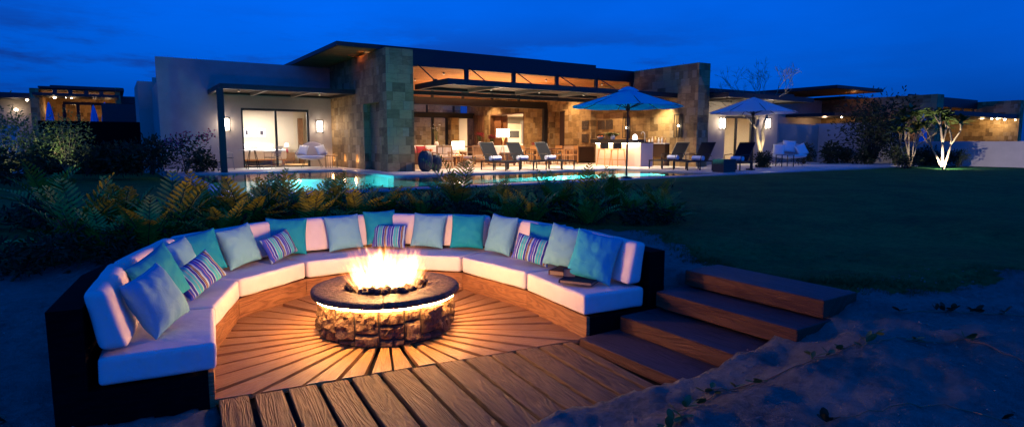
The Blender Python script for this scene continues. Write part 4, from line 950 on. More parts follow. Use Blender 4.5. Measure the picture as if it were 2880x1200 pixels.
for k, (u, y, z, rz, lab) in enumerate(((11.5, 24.95, 1.58, 0, 'crimson pillow on the long white sofa'), (14.25, 23.3, 1.55, R(-70), 'crimson pillow on the sofa beside the floor lamp'), (10.55, 23.6, 1.58, R(60), 'crimson pillow on the sofa behind the jars'))):
    p = pillow_mesh(.5, .42, .16, k, M['red'], 10).build('throw_pillow', M['red'], smooth=True); p.matrix_world = Matrix.Translation((u, y - .1, z)) @ Matrix.Rotation(rz, 4, 'Z') @ Matrix.Rotation(R(-15), 4, 'X'); tag(p, lab, 'pillow', 'crimson pillows in the living terrace')
def make_slat_chair():
    r = empty('wooden_armchair', (0, 0, 0), 0, 'x', 'armchair', 'teak armchairs with slatted backs')
    for sx in (-1, 1):
        MB().bar((sx * .33, -.30, 0), (sx * .33, -.28, .60), .045).build('leg', M['wood'], r); MB().bar((sx * .30, .34, 0), (sx * .30, .28, .86), .045).build('leg', M['wood'], r)
        MB().box(sx * .33 - .035, sx * .33 + .035, -.34, .30, .60, .635).build('armrest', M['wood'], r)
    MB().box(-.31, .31, -.28, .28, .30, .35).build('seat_rail', M['wood'], r); MB().box(-.29, .29, -.29, .24, .355, .46).build('seat_cushion', M['white'], r, bevel=.03)
    b = MB().bar((-.31, .285, .86), (.31, .285, .86), .05, .07).bar((-.31, .30, .42), (.31, .30, .42), .04, .05)
    for k in range(11): x = -.26 + .052 * k; b.bar((x, .30, .42), (x, .29, .84), .022, .02)
    b.build('slatted_back', M['wood'], r); return r
wc = make_slat_chair(); place(wc, (10.8, 21.35, .92), R(168), 'teak armchair with slatted back right of the jars')
w2 = copy_tree(wc); place(w2, (12.35, 21.65, .92), R(195), 'teak armchair with slatted back, second from the jars')
ct = empty('coffee_table', (11.9, 23.2, .92), 0, 'low dark wood coffee table between the sofas', 'coffee table'); MB().box(-.7, .7, -.4, .4, .34, .40).build('tabletop', M['brownwood'], ct)
for sx in (-1, 1):
    for sy in (-1, 1): MB().box(sx * .62 - .035, sx * .62 + .035, sy * .34 - .035, sy * .34 + .035, 0, .34).build('leg', M['brownwood'], ct)
struct(MB().box(9.6, 14.9, 20.9, 26.2, .925, .935).build('carpet', grainy('beige_rug', (.30, .24, .17), (.40, .32, .24), 30, .95, .3, .004)))
def tripod_lamp(loc, lab, s, shade_r, hgt, pw):
    r = empty('tripod_lamp', loc, 0, lab, 'lamp', 'lit lamps on crossed wooden legs')
    for k in range(3): a = 6.283 * k / 3 + .5; MB().bar((.26 * s * math.cos(a), .26 * s * math.sin(a), 0), (-.08 * s * math.cos(a), -.08 * s * math.sin(a), hgt), .022).build('leg', M['wood'], r)
    MB().lathe([(shade_r, hgt - .04), (shade_r * .97, hgt + shade_r * 1.05)], n=28).build('lamp_shade', M['shade'], r, smooth=True)
    lamp('lamp_light', 'POINT', (0, 0, hgt + shade_r * 1.05 + .1), pw, (1, .66, .38), r, .12); lamp('lamp_light', 'POINT', (0, 0, hgt - .12), pw * .6, (1, .66, .38), r, .1)
e_ = empty('end_table', (12.15, 22.55, .92), 0, 'small wooden end table under the shorter lamp', 'table'); MB().box(-.25, .25, -.25, .25, .44, .47).build('tabletop', M['wood'], e_)
for sx in (-1, 1):
    for sy in (-1, 1): MB().box(sx * .2 - .02, sx * .2 + .02, sy * .2 - .02, sy * .2 + .02, 0, .44).build('leg', M['wood'], e_)
tripod_lamp((12.15, 22.55, 1.392), 'shorter white drum lamp on crossed legs between the teak armchairs', .5, .27, .30, 22)
tripod_lamp((13.75, 21.55, .92), 'tall white drum floor lamp on a wooden tripod by the sofa', 1.0, .28, 1.28, 28)
# flowers
def flowers(loc, lab, petal, n, sp, hgt, vase, stems=True, ps=.07):
    r = empty('flower_vase', loc, 0, lab, 'flowers'); rr = random.Random(int(loc[0] * 9)); MB().lathe([(.001, 0), (.08, 0), (.11, .1), (.06, .22), (.05, .2), (.001, .02)], n=14).build('vase', vase, r, smooth=True); s = MB(); p = MB()
    for k in range(n):
        a = rr.random() * 6.28; q = sp * rr.random() ** .5; h = hgt * rr.uniform(.75, 1.05); x, y = q * math.cos(a), q * math.sin(a); s.tube([(0, 0, .15), (x * .4, y * .4, h * .6), (x, y, h)], .006, 4)
        for j in range(4):
            b = j * 1.6 + a; c = Vector((x + rr.uniform(-ps, ps) * .5, y + rr.uniform(-ps, ps) * .5, h + rr.uniform(-ps, ps) * .5)); d = Vector((math.cos(b), math.sin(b), rr.uniform(-.3, .6))) * ps; e = Vector((-math.sin(b), math.cos(b), .2)) * ps * .5
            p.add([c, c + d + e, c + d * 1.3, c + d - e], [(0, 1, 2, 3)])
    s.build('stem', M['leaf_mid'], r); p.build('blossom', petal, r)
M['petalw'] = mat('white_petal', (.85, .8, .78), .6); M['petalr'] = mat('crimson_petal', (.30, .01, .05), .6); M['petalo'] = mat('orange_petal', (.7, .16, .03), .6); M['petalp'] = mat('pink_petal', (.55, .05, .12), .6)
cons = empty('console_table', (14.5, 26.3, .92), 0, 'dark console table behind the long white sofa', 'table'); MB().box(-1.9, 1.9, -.2, .2, .78, .84).box(-1.85, -1.78, -.18, .18, 0, .78).box(1.78, 1.85, -.18, .18, 0, .78).build('frame', M['brownwood'], cons)
flowers((13.0, 26.3, 1.762), 'white orchid sprays on the console table', M['petalw'], 7, .28, .95, M['white'], ps=.055)
flowers((15.4, 26.3, 1.762), 'round bunch of dark crimson flowers on the console table', M['petalr'], 34, .2, .62, M['white'])
flowers((16.1, 26.3, 1.762), 'second bunch of dark crimson flowers nearer the curtains', M['petalr'], 34, .2, .50, M['white'])
flowers((10.9, 22.9, 1.325), 'small orange and green flower arrangement beside the jars', M['petalo'], 30, .2, .30, M['brownwood'])
# dining
dt = empty('dining_table', (17.1, 23.3, .92), 0, 'long wooden dining table behind the loungers', 'table'); MB().box(-.5, .5, -1.3, 1.3, .70, .75).build('tabletop', M['brownwood'], dt)
for sx in (-1, 1):
    for sy in (-1, 1): MB().box(sx * .42 - .04, sx * .42 + .04, sy * 1.2 - .04, sy * 1.2 + .04, 0, .70).build('leg', M['brownwood'], dt)
def make_dchair():
    r = empty('dining_chair', (0, 0, 0), 0, 'x', 'chair', 'wooden dining armchairs')
    for sx in (-1, 1):
        MB().bar((sx * .25, -.24, 0), (sx * .25, -.24, .64), .035).build('leg', M['wood'], r); MB().bar((sx * .25, .26, 0), (sx * .25, .24, .84), .035).build('leg', M['wood'], r); MB().box(sx * .25 - .02, sx * .25 + .02, -.26, .24, .64, .665).build('armrest', M['wood'], r)
    MB().box(-.25, .25, -.25, .25, .42, .46).build('seat', M['wood'], r); b = MB().box(-.25, .25, .225, .265, .70, .86)
    b.build('backrest', M['wood'], r); return r
dc = make_dchair()
for i, (u, y, a, lab) in enumerate(((16.2, 22.4, -90 + 180, 'wooden dining armchair at the near left of the dining table'), (16.2, 23.4, 90, 'wooden dining armchair in the middle of the left side of the dining table'), (16.25, 24.4, 90, 'wooden dining armchair at the far left of the dining table'), (17.1, 21.55, 180, 'wooden dining armchair at the near end of the dining table'), (18.0, 22.3, -90, 'wooden dining armchair at the right side of the dining table near the bar'), (18.0, 23.5, -90, 'wooden dining armchair at the far right of the dining table'))):
    o = dc if i == 0 else copy_tree(dc); place(o, (u, y, .92), R(a), lab)
flowers((17.1, 23.6, 1.672), 'dark low centrepiece on the dining table', M['petalr'], 40, .35, .18, M['brownwood'])
# kitchen
kc = empty('kitchen_cabinet', (24.2, 36.6, .925), 0, 'tall grey kitchen cabinet with built-in black oven', 'cabinet'); MB().box(-.55, .75, 0, .6, 0, 2.35).build('body', mat('taupe_lacquer', (.30, .24, .18), .4), kc); MB().box(-.35, .55, -.03, -.005, 1.35, 1.85).build('oven', M['black'], kc); MB().box(-.45, .65, -.02, -.003, 1.95, 2.3).build('door', mat('taupe_door', (.22, .17, .12), .4), kc)
fr = empty('refrigerator', (25.7, 36.4, .925), 0, 'bright steel and glass refrigerator beside the oven cabinet', 'refrigerator'); MB().box(-.5, .6, 0, .7, 0, 2.6).build('body', mat('brushed_steel', (.55, .55, .56), .35, .6), fr); MB().box(-.4, .5, -.02, -.002, 1.3, 2.4).build('door', mat('pale_glass_door', (.8, .8, .8), .2), fr)
kn = empty('kitchen_counter', (22.6, 34.5, .925), 0, 'pale kitchen counter seen through the opening', 'counter'); MB().box(-1, 1.2, -.35, .35, 0, .86).build('base', M['interior'], kn); MB().box(-1.05, 1.25, -.4, .4, .865, .90).build('countertop', M['terrace'], kn)
# ================================================================= BAR
bar = empty('bar_counter', (18.75, 19.5, .92), 0, 'bar counter with dark stone top and brightly lit pale front', 'bar')
MB().box(-.35, .37, -1.38, 1.45, 0, .98).build('base', M['barfront'] if 'barfront' in M else M['terrace'], bar)
MB().box(-.62, .37, -.98, 1.5, .985, 1.14).build('countertop', M['black'], bar); MB().box(-.36, .38, -1.40, -.985, .985, 1.03).build('low_worktop', M['black'], bar)
MB().box(-.42, -.37, -1.34, 1.40, .955, .98).build('led_strip', M['barled'] if 'barled' in M else emis('bar_led', (1, .72, .42), 30), bar)
lamp('bar_light', 'AREA', (-.50, 0, .965), 42, (1, .62, .32), bar, .1, shape='RECTANGLE', size_y=2.6, rot=(0, R(12), 0))
def make_stool():
    r = empty('bar_stool', (0, 0, 0), 0, 'x', 'bar stool', 'bar stools at the lit counter')
    for sx in (-1, 1):
        for sy in (-1, 1): MB().bar((sx * .26, sy * .24, 0), (sx * .19, sy * .17, .70), .032).build('leg', M['wood'], r)
    for s in (-1, 1): MB().bar((s * .24, -.21, .28), (s * .24, .21, .28), .02).build('footrest', M['wood'], r); MB().bar((-.23, s * .21, .28), (.23, s * .21, .28), .02).build('footrest', M['wood'], r)
    MB().box(-.21, .21, -.2, .2, .70, .74).build('seat', M['wood'], r); vs = []; n = 12
    for k in range(n + 1):
        a = math.pi * (1 + k / n); vs += [(.22 * math.cos(a), .20 * math.sin(a), .745), (.23 * math.cos(a), .21 * math.sin(a), .98)]
    o = MB().add(vs, [(2 * k, 2 * k + 2, 2 * k + 3, 2 * k + 1) for k in range(n)]).build('backrest', M['sling'], r); so = o.modifiers.new('s', 'SOLIDIFY'); so.thickness = .03
    return r
bs = make_stool(); place(bs, (17.92, 19.80, .92), R(-90), 'bar stool nearer the dining table, left of its twin'); b2 = copy_tree(bs); place(b2, (17.95, 19.02, .92), R(-90), 'bar stool nearer the umbrella pole, right of its twin')
bl = empty('bar_lamp', (18.7, 18.78, 2.062), 0, 'small white glowing dome lamp on the bar counter', 'lamp'); MB().lathe([(.11, 0), (.10, .10), (.07, .19), (.001, .22)], n=18).build('shade', emis('white_lamp_glow', (1, .93, .85), 5), bl, smooth=True)

fc = empty('faucet', (18.85, 18.35, 1.952), 0, 'tall curved black faucet at the end of the bar', 'faucet'); MB().tube([(0, 0, 0), (0, 0, .32), (.0, .04, .40), (0, .12, .43), (0, .2, .40), (0, .22, .33)], .016, 8).build('spout', M['metal_edge'], fc); MB().tube([(0, 0, .06), (.08, 0, .08)], .010, 6).build('handle', M['metal_edge'], fc)
sb = empty('back_cabinet', (20.2, 19.4, .92), 0, 'dark back cabinet with white top in the bar niche', 'cabinet'); MB().box(-.28, .24, -1.2, 2.0, .38, .95).build('body', M['cabinet'], sb); MB().box(-.30, .24, -1.22, 2.0, .955, .985).build('countertop', M['white'], sb); MB().box(-.2, .24, -1.1, 1.9, 0, .375).build('plinth', M['stone'], sb)
rb = random.Random(3)
for k in range(7):
    y = 18.35 + k * .19; h = rb.uniform(.18, .34); o = MB().lathe([(.001, 0), (.04, 0), (.042, h * .6), (.015, h * .78), (.015, h), (.001, h)], n=10).build('bottle', M['bottle'] if k % 3 else M['wood'], smooth=True); o.location = (20.1, y, 1.907)
    tag(o, ['clear glass bottle at the near end of the back cabinet', 'clear bottle second from the near end of the back cabinet', 'clear bottle third from the near end of the back cabinet', 'small wooden bottle in the middle of the back cabinet', 'clear bottle just past the middle of the back cabinet', 'clear bottle second from the far end of the back cabinet', 'clear bottle at the far end of the back cabinet'][k] if k else 'small wooden bottle at the near end of the back cabinet', 'bottle', 'bottles on the back cabinet')
bw = empty('fruit_bowl', (18.5, 20.75, 2.062), 0, 'blue-grey bowl of fruit at the far end of the bar', 'bowl'); MB().lathe([(.001, 0), (.06, 0), (.17, .10), (.18, .12), (.05, .02)], n=18).build('bowl', M['towel'], bw, smooth=True)
for k, (x, y, m_) in enumerate(((-.06, .02, 'petalo'), (.05, .05, 'leaf_mid'), (.02, -.06, 'petalo'))): MB().lathe([(.001, .06), (.045, .09), (.055, .13), (.035, .175), (.001, .18)], (x, y), 10).build('fruit', M[m_], bw, smooth=True)
flowers((18.5, 19.95, 2.062), 'low green and lilac plant arrangement on the bar', M['leaf_mid'], 60, .34, .26, M['towel'], ps=.06)
wd = empty('sideboard', (19.55, 23.7, .92), 0, 'low dark wooden sideboard under the carved panels', 'sideboard'); MB().box(-.45, .5, -.75, .75, .08, .78).build('body', M['cabinet'], wd); MB().box(-.47, .5, -.78, .78, .785, .82).build('top', M['brownwood'], wd); MB().box(-.463, -.452, -.7, -.03, .12, .74).build('door', M['brownwood'], wd); MB().box(-.463, -.452, .03, .7, .12, .74).build('door', M['brownwood'], wd)
# niche spot on the outer stone wall, spilling above and below the canopy
spotlight(19.62, 18.45, 3.70, 420, (.45, .02, -1), 110, (1, .80, .50)); spotlight(19.70, 18.7, 3.95, 110, (.35, -.05, 1), 70, (1, .75, .42), vis=False)
# ================================================================= PARASOLS
def parasol(loc, rz, lab, m_top, rad, hc, hp, grp, pm, vent=True, hi=.30):
    r = empty('parasol', loc, rz, lab, 'parasol', grp); n = 8; vs = [(0, 0, hc + hp)]; fs = []; K = 6
    for i in range(n):
        for s in range(4):
            a = 6.2832 * (i + s / 4) / n; sag = 1 - .035 * math.sin(math.pi * s / 4)
            for k in range(1, K + 1):
                q = k / K; vs.append((rad * q * sag * math.cos(a), rad * q * sag * math.sin(a), hc + hp * (1 - q) ** 1.06 - .03 * math.sin(math.pi * s / 4) * q))
    NN = n * 4
    for i in range(NN):
        j = (i + 1) % NN; fs.append((0, 1 + i * K, 1 + j * K))
        for k in range(K - 1): fs.append((1 + i * K + k, 1 + i * K + k + 1, 1 + j * K + k + 1, 1 + j * K + k))
    base = len(vs)
    for i in range(NN): x, y, z = vs[1 + i * K + K - 1]; vs.append((x * .99, y * .99, z - .16 if False else z - .02))
    o = MB().add(vs[:base], fs).build('canopy', m_top, r); so = o.modifiers.new('s', 'SOLIDIFY'); so.thickness = .006
    if vent: MB().lathe([(.001, hc + hp + .07), (.14, hc + hp + .03), (.30, hc + hp - .06)], n=16).build('vent', m_top, r)
    MB().tube([(0, 0, 0), (0, 0, hc + hp + .05)], .028, 10).build('pole', pm, r); MB().lathe([(.001, 0), (.16, 0), (.16, .04), (.05, .06), (.001, .08)], n=24).build('base', pm, r)
    MB().lathe([(.05, hc - .12), (.06, hc - .10), (.06, hc), (.05, hc)], n=12, closed=True).build('hub', pm, r)
    for i in range(n):
        a = 6.2832 * i / n; c, s = math.cos(a), math.sin(a); rb_ = MB().bar((.05 * c, .05 * s, hc + hp - .06), (rad * .985 * c, rad * .985 * s, hc + .0), .02, .03).build('rib', pm, r); MB().bar((.05 * c, .05 * s, hc - .05), (rad * .5 * c, rad * .5 * s, hc + hp * .47 - .02), .016, .02).build('strut', pm, rb_)
    return r
par1 = parasol((12.36, 12.72, .90), R(12), 'bright blue-green market parasol with dark pole standing at the pool edge', M['blueshade'], 1.60, 2.05, .50, 'market parasols by the pool', M['black'])
par2 = parasol((19.65, 13.75, .92), R(5), 'white parasol with dark ribs over the right-hand loungers', M['whiteshade'], 1.55, 2.10, .56, 'market parasols by the pool', M['black'], vent=False)
bx = box('planter_box', M['slat'], (17.1, 17.75, 13.0, 13.45, .925, 1.36)); tag(bx, 'low dark blue box table between the outer lounger and the pool end', 'box table')
# ================================================================= VEGETATION
def at(px, y):      # u of the sight line through picture column px at distance row y (2880-wide columns)
    r = (px - 1440) / FPX; fw = math.cos(PIT) + (600 - 420) / FPX * math.sin(PIT); a = YAW
    dx = r * math.cos(a) + fw * math.sin(a); dy = -r * math.sin(a) + fw * math.cos(a); return dx / dy * y
rv = random.Random(21)
def leaf(mb, p, d, n, L, w, curl=0.0):
    """paddle leaf: p base, d direction, n face normal"""
    s = d.cross(n).normalized(); q = [(.0, .10), (.22, .62), (.5, 1.0), (.78, .86), (1.0, .22)]; vs = []
    for t, ww in q:
        c = p + d * (L * t) - n * (curl * L * t * t); vs += [c - s * (w * ww / 2), c + n * (-.12 * w * ww), c + s * (w * ww / 2)]
    fs = []
    for i in range(4): a = 3 * i; fs += [(a, a + 1, a + 4, a + 3), (a + 1, a + 2, a + 5, a + 4)]
    mb.add(vs, fs)
def cycad(seed, nf, L0, m, lean=0):
    rr = random.Random(seed); mb = MB(); st = MB()
    for k in range(nf):
        az = 6.2832 * k / nf + rr.uniform(-.3, .3); el = R(rr.choice([82, 74, 64, 54, 40]) + rr.uniform(-8, 8)); L = L0 * rr.uniform(.75, 1.1); dh = Vector((math.cos(az), math.sin(az), 0)); pts = []; p = dh * .04; e = el; N = 15
        for i in range(N + 1):
            pts.append(p.copy()); d = dh * math.cos(e) + Vector((0, 0, 1)) * math.sin(e); p = p + d * (L / N); e -= R(rr.uniform(1.2, 3.6))
        st.tube(pts, [.009 * (1 - .7 * i / N) for i in range(N + 1)], 4)
        side = dh.cross(Vector((0, 0, 1)))
        for i in range(3, N + 1):
            d = (pts[min(i + 1, N)] - pts[i - 1]).normalized(); up = side.cross(d).normalized() * (1 if True else 1)
            if up.z < 0: up = -up
            for j in (0,):
                c = pts[i] if not j else pts[i].lerp(pts[i - 1], .5); f = i / N; ll = L * .235 * math.sin(math.pi * (.18 + .74 * f)) * rr.uniform(.88, 1.08)
                for s in (-1, 1):
                    ld = (side * s * .95 + d * (.30 + .5 * f) + up * rr.uniform(.28, .5)).normalized(); nn = (up - ld * up.dot(ld)).normalized(); nn = (nn + side * s * -.25).normalized()
                    leaf(mb, c, ld, nn, ll, .033 * rr.uniform(.85, 1.15), rr.uniform(0, .18))
    return mb, st
def make_cycad(seed, nf, L0):
    r = empty('cycad', (0, 0, 0), 0, 'x', 'cycad', 'cycads in the bed behind the sofa'); a, b = cycad(seed, nf, L0, None)
    a.build('foliage', M['leaf'], r); b.build('stems', M['leaf_dark'], r); return r
PROT = [make_cycad(101, 17, .88), make_cycad(202, 15, .80), make_cycad(303, 19, .74), make_cycad(404, 15, .92)]
used = [False] * 4
CY = [ # column px, row y, scale, turn, label
 (120, 12.6, .85, 20, 'dim cycad at the far left edge of the bed'), (330, 11.0, 1.12, 80, 'tall cycad with upright fronds at the left of the bed'), (270, 9.7, .8, 10, 'low cycad left of the sofa, in front of the tall left one'),
 (470, 10.2, 1.05, 150, 'cycad with broad yellow-lit fronds above the left bend of the sofa'), (560, 10.9, .95, 30, 'cycad behind the broad yellow-lit one'), (680, 10.3, 1.15, 200, 'big cycad with arching yellow-lit fronds below the bedroom table'),
 (760, 11.4, 1.05, 260, 'cycad whose dark fronds rise in front of the left glass door'), (830, 10.4, .95, 300, 'cycad below the shell armchair'), (930, 10.9, .85, 75, 'low cycad against the left pool lamp reflection'),
 (1085, 10.4, 0.88, 120, 'cycad whose dark fronds rise before the stone pillar'), (1180, 10.0, 0.75, 15, 'low cycad just right of the stone pillar'), (1290, 10.6, 1.08, 240, 'single tall dark frond plant rising before the teak armchairs'),
 (1400, 9.9, 0.72, 60, 'low cycad behind the broad teal pillow'), (1440, 9.0, 0.79, 190, 'cycad with yellow-lit fronds behind the silvery pillow'), (1560, 9.6, 1.01, 330, 'tall cycad rising before the loungers'),
 (1640, 9.0, 0.99, 100, 'dense cycad left of the blue parasol pole'), (1730, 9.2, 0.84, 220, 'cycad right below the blue parasol pole'), (1660, 8.1, 0.71, 45, 'low cycad behind the right back cushions'), (1850, 8.4, 0.84, 160, 'cycad with long low fronds at the right end of the bed'), (1880, 7.7, .62, 280, 'small cycad at the right end of the bed nearest the lawn'),
 (200, 10.4, 1.05, 133, 'cycad between the far left one and the tall upright one'), (395, 9.6, .95, 44, 'low cycad in front of the gap left of the broad yellow-lit one'), (620, 9.7, .85, 211, 'low cycad straight above the sofa bend at the left'),
 (870, 9.8, .85, 99, 'low cycad above the second teal pillow'), (1000, 9.9, .75, 17, 'low cycad between the step lights reflection and the stone pillar'), (1500, 8.7, .8, 140, 'low spreading cycad above the pillow left of the rightmost striped one'), (1780, 8.3, .7, 5, 'low cycad just right of the blue parasol pole')]
for k, (px, y, s, tz, lab) in enumerate(CY):
    q = k % 4; o = PROT[q] if not used[q] else copy_tree(PROT[q]); used[q] = True; y -= .7; u = at(px, y)
    place(o, (u, y, ground_z(u, y) - .02), R(tz), lab, s * 1.1)
def bush_mesh(seed, w, h, n, L, wd, flat=.8, gap=.35):
    rr = random.Random(seed); mb = MB(); st = MB(); cl = [(Vector((rr.uniform(-.6, .6) * w / 2, rr.uniform(-.6, .6) * w / 2, h * rr.uniform(.25, .85))), rr.uniform(.18, .34) * min(w, h * 1.3)) for _ in range(max(5, int(n / 45)))]
    for c, r in cl: st.tube([(0, 0, 0), (c.x * .4, c.y * .4, c.z * .5), tuple(c)], [.018, .012, .005], 5)
    for k in range(n):
        c, r = rr.choice(cl); d = Vector((rr.gauss(0, 1), rr.gauss(0, 1), rr.gauss(0, .8))); d.normalize(); p = c + d * r * rr.random() ** .4
        if p.z < .02: p.z = .02 + rr.random() * .1
        ld = (d + Vector((rr.gauss(0, .6), rr.gauss(0, .6), rr.gauss(.1, .5)))).normalized(); n_ = ld.cross(Vector((rr.gauss(0, 1), rr.gauss(0, 1), rr.gauss(0, 1)))).normalized(); leaf(mb, p, ld, n_, L * rr.uniform(.6, 1.2), wd * rr.uniform(.7, 1.2), .1)
    return mb, st
def make_bush(name, seed, w, h, n, L, wd, mt, cat, grp, bark='darkbark'):
    r = empty(name, (0, 0, 0), 0, 'x', cat, grp); a, b = bush_mesh(seed, w, h, n, L, wd); a.build('foliage', M[mt], r); b.build('stems', M[bark], r); return r
G_ = 'dark shrubs in the bed behind the sofa'
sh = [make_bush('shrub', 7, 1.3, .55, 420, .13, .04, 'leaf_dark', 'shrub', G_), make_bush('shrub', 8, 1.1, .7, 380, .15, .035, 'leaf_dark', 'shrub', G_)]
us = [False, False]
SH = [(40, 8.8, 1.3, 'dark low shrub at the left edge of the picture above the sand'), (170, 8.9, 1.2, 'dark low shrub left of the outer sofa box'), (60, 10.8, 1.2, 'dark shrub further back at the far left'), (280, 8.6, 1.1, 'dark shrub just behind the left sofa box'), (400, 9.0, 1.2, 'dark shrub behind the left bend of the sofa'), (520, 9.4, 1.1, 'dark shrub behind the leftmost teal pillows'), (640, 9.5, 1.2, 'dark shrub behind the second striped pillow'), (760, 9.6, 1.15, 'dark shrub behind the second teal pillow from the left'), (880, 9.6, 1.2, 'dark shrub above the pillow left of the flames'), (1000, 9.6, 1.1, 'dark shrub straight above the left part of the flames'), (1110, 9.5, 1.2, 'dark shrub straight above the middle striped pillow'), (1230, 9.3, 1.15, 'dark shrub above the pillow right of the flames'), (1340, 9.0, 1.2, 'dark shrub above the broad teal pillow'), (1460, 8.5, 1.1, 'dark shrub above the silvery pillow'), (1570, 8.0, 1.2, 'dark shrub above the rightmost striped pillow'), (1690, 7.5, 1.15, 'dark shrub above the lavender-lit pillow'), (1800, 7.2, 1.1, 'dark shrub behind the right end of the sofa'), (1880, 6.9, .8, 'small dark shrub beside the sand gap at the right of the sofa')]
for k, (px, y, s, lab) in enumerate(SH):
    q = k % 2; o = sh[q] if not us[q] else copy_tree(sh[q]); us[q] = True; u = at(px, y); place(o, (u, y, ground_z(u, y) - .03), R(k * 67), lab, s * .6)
# leaf litter hiding the soil of the bed
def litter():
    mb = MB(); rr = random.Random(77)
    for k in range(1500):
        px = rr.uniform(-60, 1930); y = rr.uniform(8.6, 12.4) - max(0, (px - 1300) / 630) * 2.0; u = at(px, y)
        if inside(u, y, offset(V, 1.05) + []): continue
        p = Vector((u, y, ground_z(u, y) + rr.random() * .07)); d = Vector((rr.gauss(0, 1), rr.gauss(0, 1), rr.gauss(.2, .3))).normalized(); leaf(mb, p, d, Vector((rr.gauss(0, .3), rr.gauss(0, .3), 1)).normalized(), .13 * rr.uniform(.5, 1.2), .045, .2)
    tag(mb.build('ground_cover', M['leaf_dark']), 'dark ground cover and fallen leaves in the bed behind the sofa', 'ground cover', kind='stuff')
litter()
# ---- generic branching
def grow(mb, p, d, L, r, depth, rr, tips, spread=.6, up=.25, n=2, shrinkL=.72, taper=.62, wob=.15):
    pts = [p]; q = p.copy(); dd = d.copy(); rs = [r]
    for i in range(4):
        dd = (dd + Vector((rr.gauss(0, wob), rr.gauss(0, wob), rr.gauss(.03, wob)))).normalized(); q = q + dd * (L / 4); pts.append(q.copy()); rs.append(r * (1 - (1 - taper) * (i + 1) / 4))
    mb.tube(pts, rs, 6 if r > .02 else 4)
    if depth == 0: tips.append((q, dd)); return
    for k in range(n if rr.random() < .8 else n + 1):
        nd = (dd + Vector((rr.gauss(0, spread), rr.gauss(0, spread), rr.gauss(up, spread * .4)))).normalized(); grow(mb, q, nd, L * shrinkL * rr.uniform(.8, 1.15), r * taper, depth - 1, rr, tips, spread, up, n, shrinkL, taper, wob)
def uplight(loc, power, d, col=(1, .88, .62), ang=70, lab=None):
    e = empty('garden_spotlight', loc, 0, lab, 'garden light', 'small garden spotlights on the ground'); MB().lathe([(.001, 0), (.04, 0), (.05, .10), (.04, .11)], n=10).build('housing', M['black'], e); MB().lathe([(.001, .105), (.038, .105)], n=10).build('lens', M['bulb'], e)
    l = lamp('spot_beam', 'SPOT', (0, 0, .14), power, col, e, .03, spot_size=R(ang), spot_blend=.5); aim(l, d)
# bare tree behind the loungers
tr_ = empty('bare_tree', (23.4, 15.9, .90), 0, 'leafless tree with pale twisting trunk lit from below beside the white parasol', 'tree'); mb = MB(); tips = []; rr = random.Random(12)
mb.tube([(0, 0, -.05), (.05, 0, .35), (-.03, .02, .75), (-.25, .0, 1.15), (-.30, .05, 1.6), (-.18, .1, 2.0)], [.12, .10, .095, .075, .06, .05], 8)
mb.tube([(-.03, .02, .75), (.12, .0, 1.15), (.05, .0, 1.5), (.22, .05, 1.9), (.30, .0, 2.2)], [.09, .075, .065, .055, .045], 8)
for b, d in (((-.18, .1, 2.0), (-.2, 0, 1)), ((.30, 0, 2.2), (.35, 0, 1)), ((.22, .05, 1.9), (.75, .1, .7)), ((-.18, .1, 2.0), (.25, .2, 1)), ((-.30, .05, 1.6), (-.6, 0, .9))): grow(mb, Vector(b), Vector(d).normalized(), .75, .04, 4, rr, tips, .42, .22, 2, .78, .6)
mb.build('trunk', M['bark'], tr_, smooth=True)
b = MB()
for p, d in tips:
    for k in range(3): b.tube([p, p + (d + Vector((rr.gauss(0, .5), rr.gauss(0, .5), rr.gauss(.1, .5)))).normalized() * rr.uniform(.12, .3)], [.006, .003], 3)
tag(b.build('twigs', M['bark'], tr_), None, None, None, 'stuff')
uplight((22.7, 15.1, .9), 420, (.05, .12, 1), ang=125, lab='small spotlight at the foot of the leafless tree')
# frangipani
def frangipani(loc, seed, trunks, lab, depth=3, L=.62, leafL=.30):
    r = empty('frangipani_tree', loc, 0, lab, 'tree', 'frangipani trees in front of the right garden wall'); mb = MB(); tips = []; rr = random.Random(seed)
    for d, l, rad in trunks: grow(mb, Vector((0, 0, -.03)), Vector(d).normalized(), l, rad, depth, rr, tips, .48, .22, 2, .62, .74, .07)
    mb.build('trunk', M['bark'], r, smooth=True); lf = MB()
    for p, d in tips:
        for k in range(17):
            a = 6.2832 * k / 17 + rr.random() * .4; s = Vector((math.cos(a), math.sin(a), rr.uniform(-.25, .75))).normalized(); ld = (s + d * .25).normalized(); n_ = ld.cross(Vector((0, 0, 1)).cross(ld)).normalized(); leaf(lf, p + d * rr.uniform(-.06, .03), ld, n_ if n_.z > 0 else -n_, leafL * rr.uniform(.7, 1.1), .12, rr.uniform(.1, .4))
    lf.build('leaves', M['leaf_mid'], r); return r
u = at(2657, 12.2); frangipani((at(2657, 10.6), 10.6, .88), 31, [((-.75, .1, .8), 1.15, .04), ((-.05, .05, 1), 1.1, .06), ((.42, -.1, 1), 1.05, .05)], 'white-lit frangipani tree with three trunks before the low pale wall', 2, .6, .46)
uplight((at(2657, 10.6) - .45, 10.45, .88), 380, (.85, .12, .42), col=(1, .86, .72), lab='small spotlight left of the white-lit frangipani trunk', ang=140)
frangipani((at(2562, 11.9), 11.9, .9), 47, [((-.55, .2, 1), 1.1, .03), ((-.25, 0, 1), 1.2, .034), ((.1, .1, 1), 1.2, .034), ((.5, -.1, 1), 1.15, .03), ((.9, .1, .8), 1.2, .03)], 'wide dark-crowned frangipani tree with five thin yellow-lit stems', 2, .62, .46)
uplight((at(2548, 11.3), 11.3, .9), 90, (.05, .1, 1), col=(1, .78, .38), lab='small spotlight under the wide frangipani tree', ang=100)
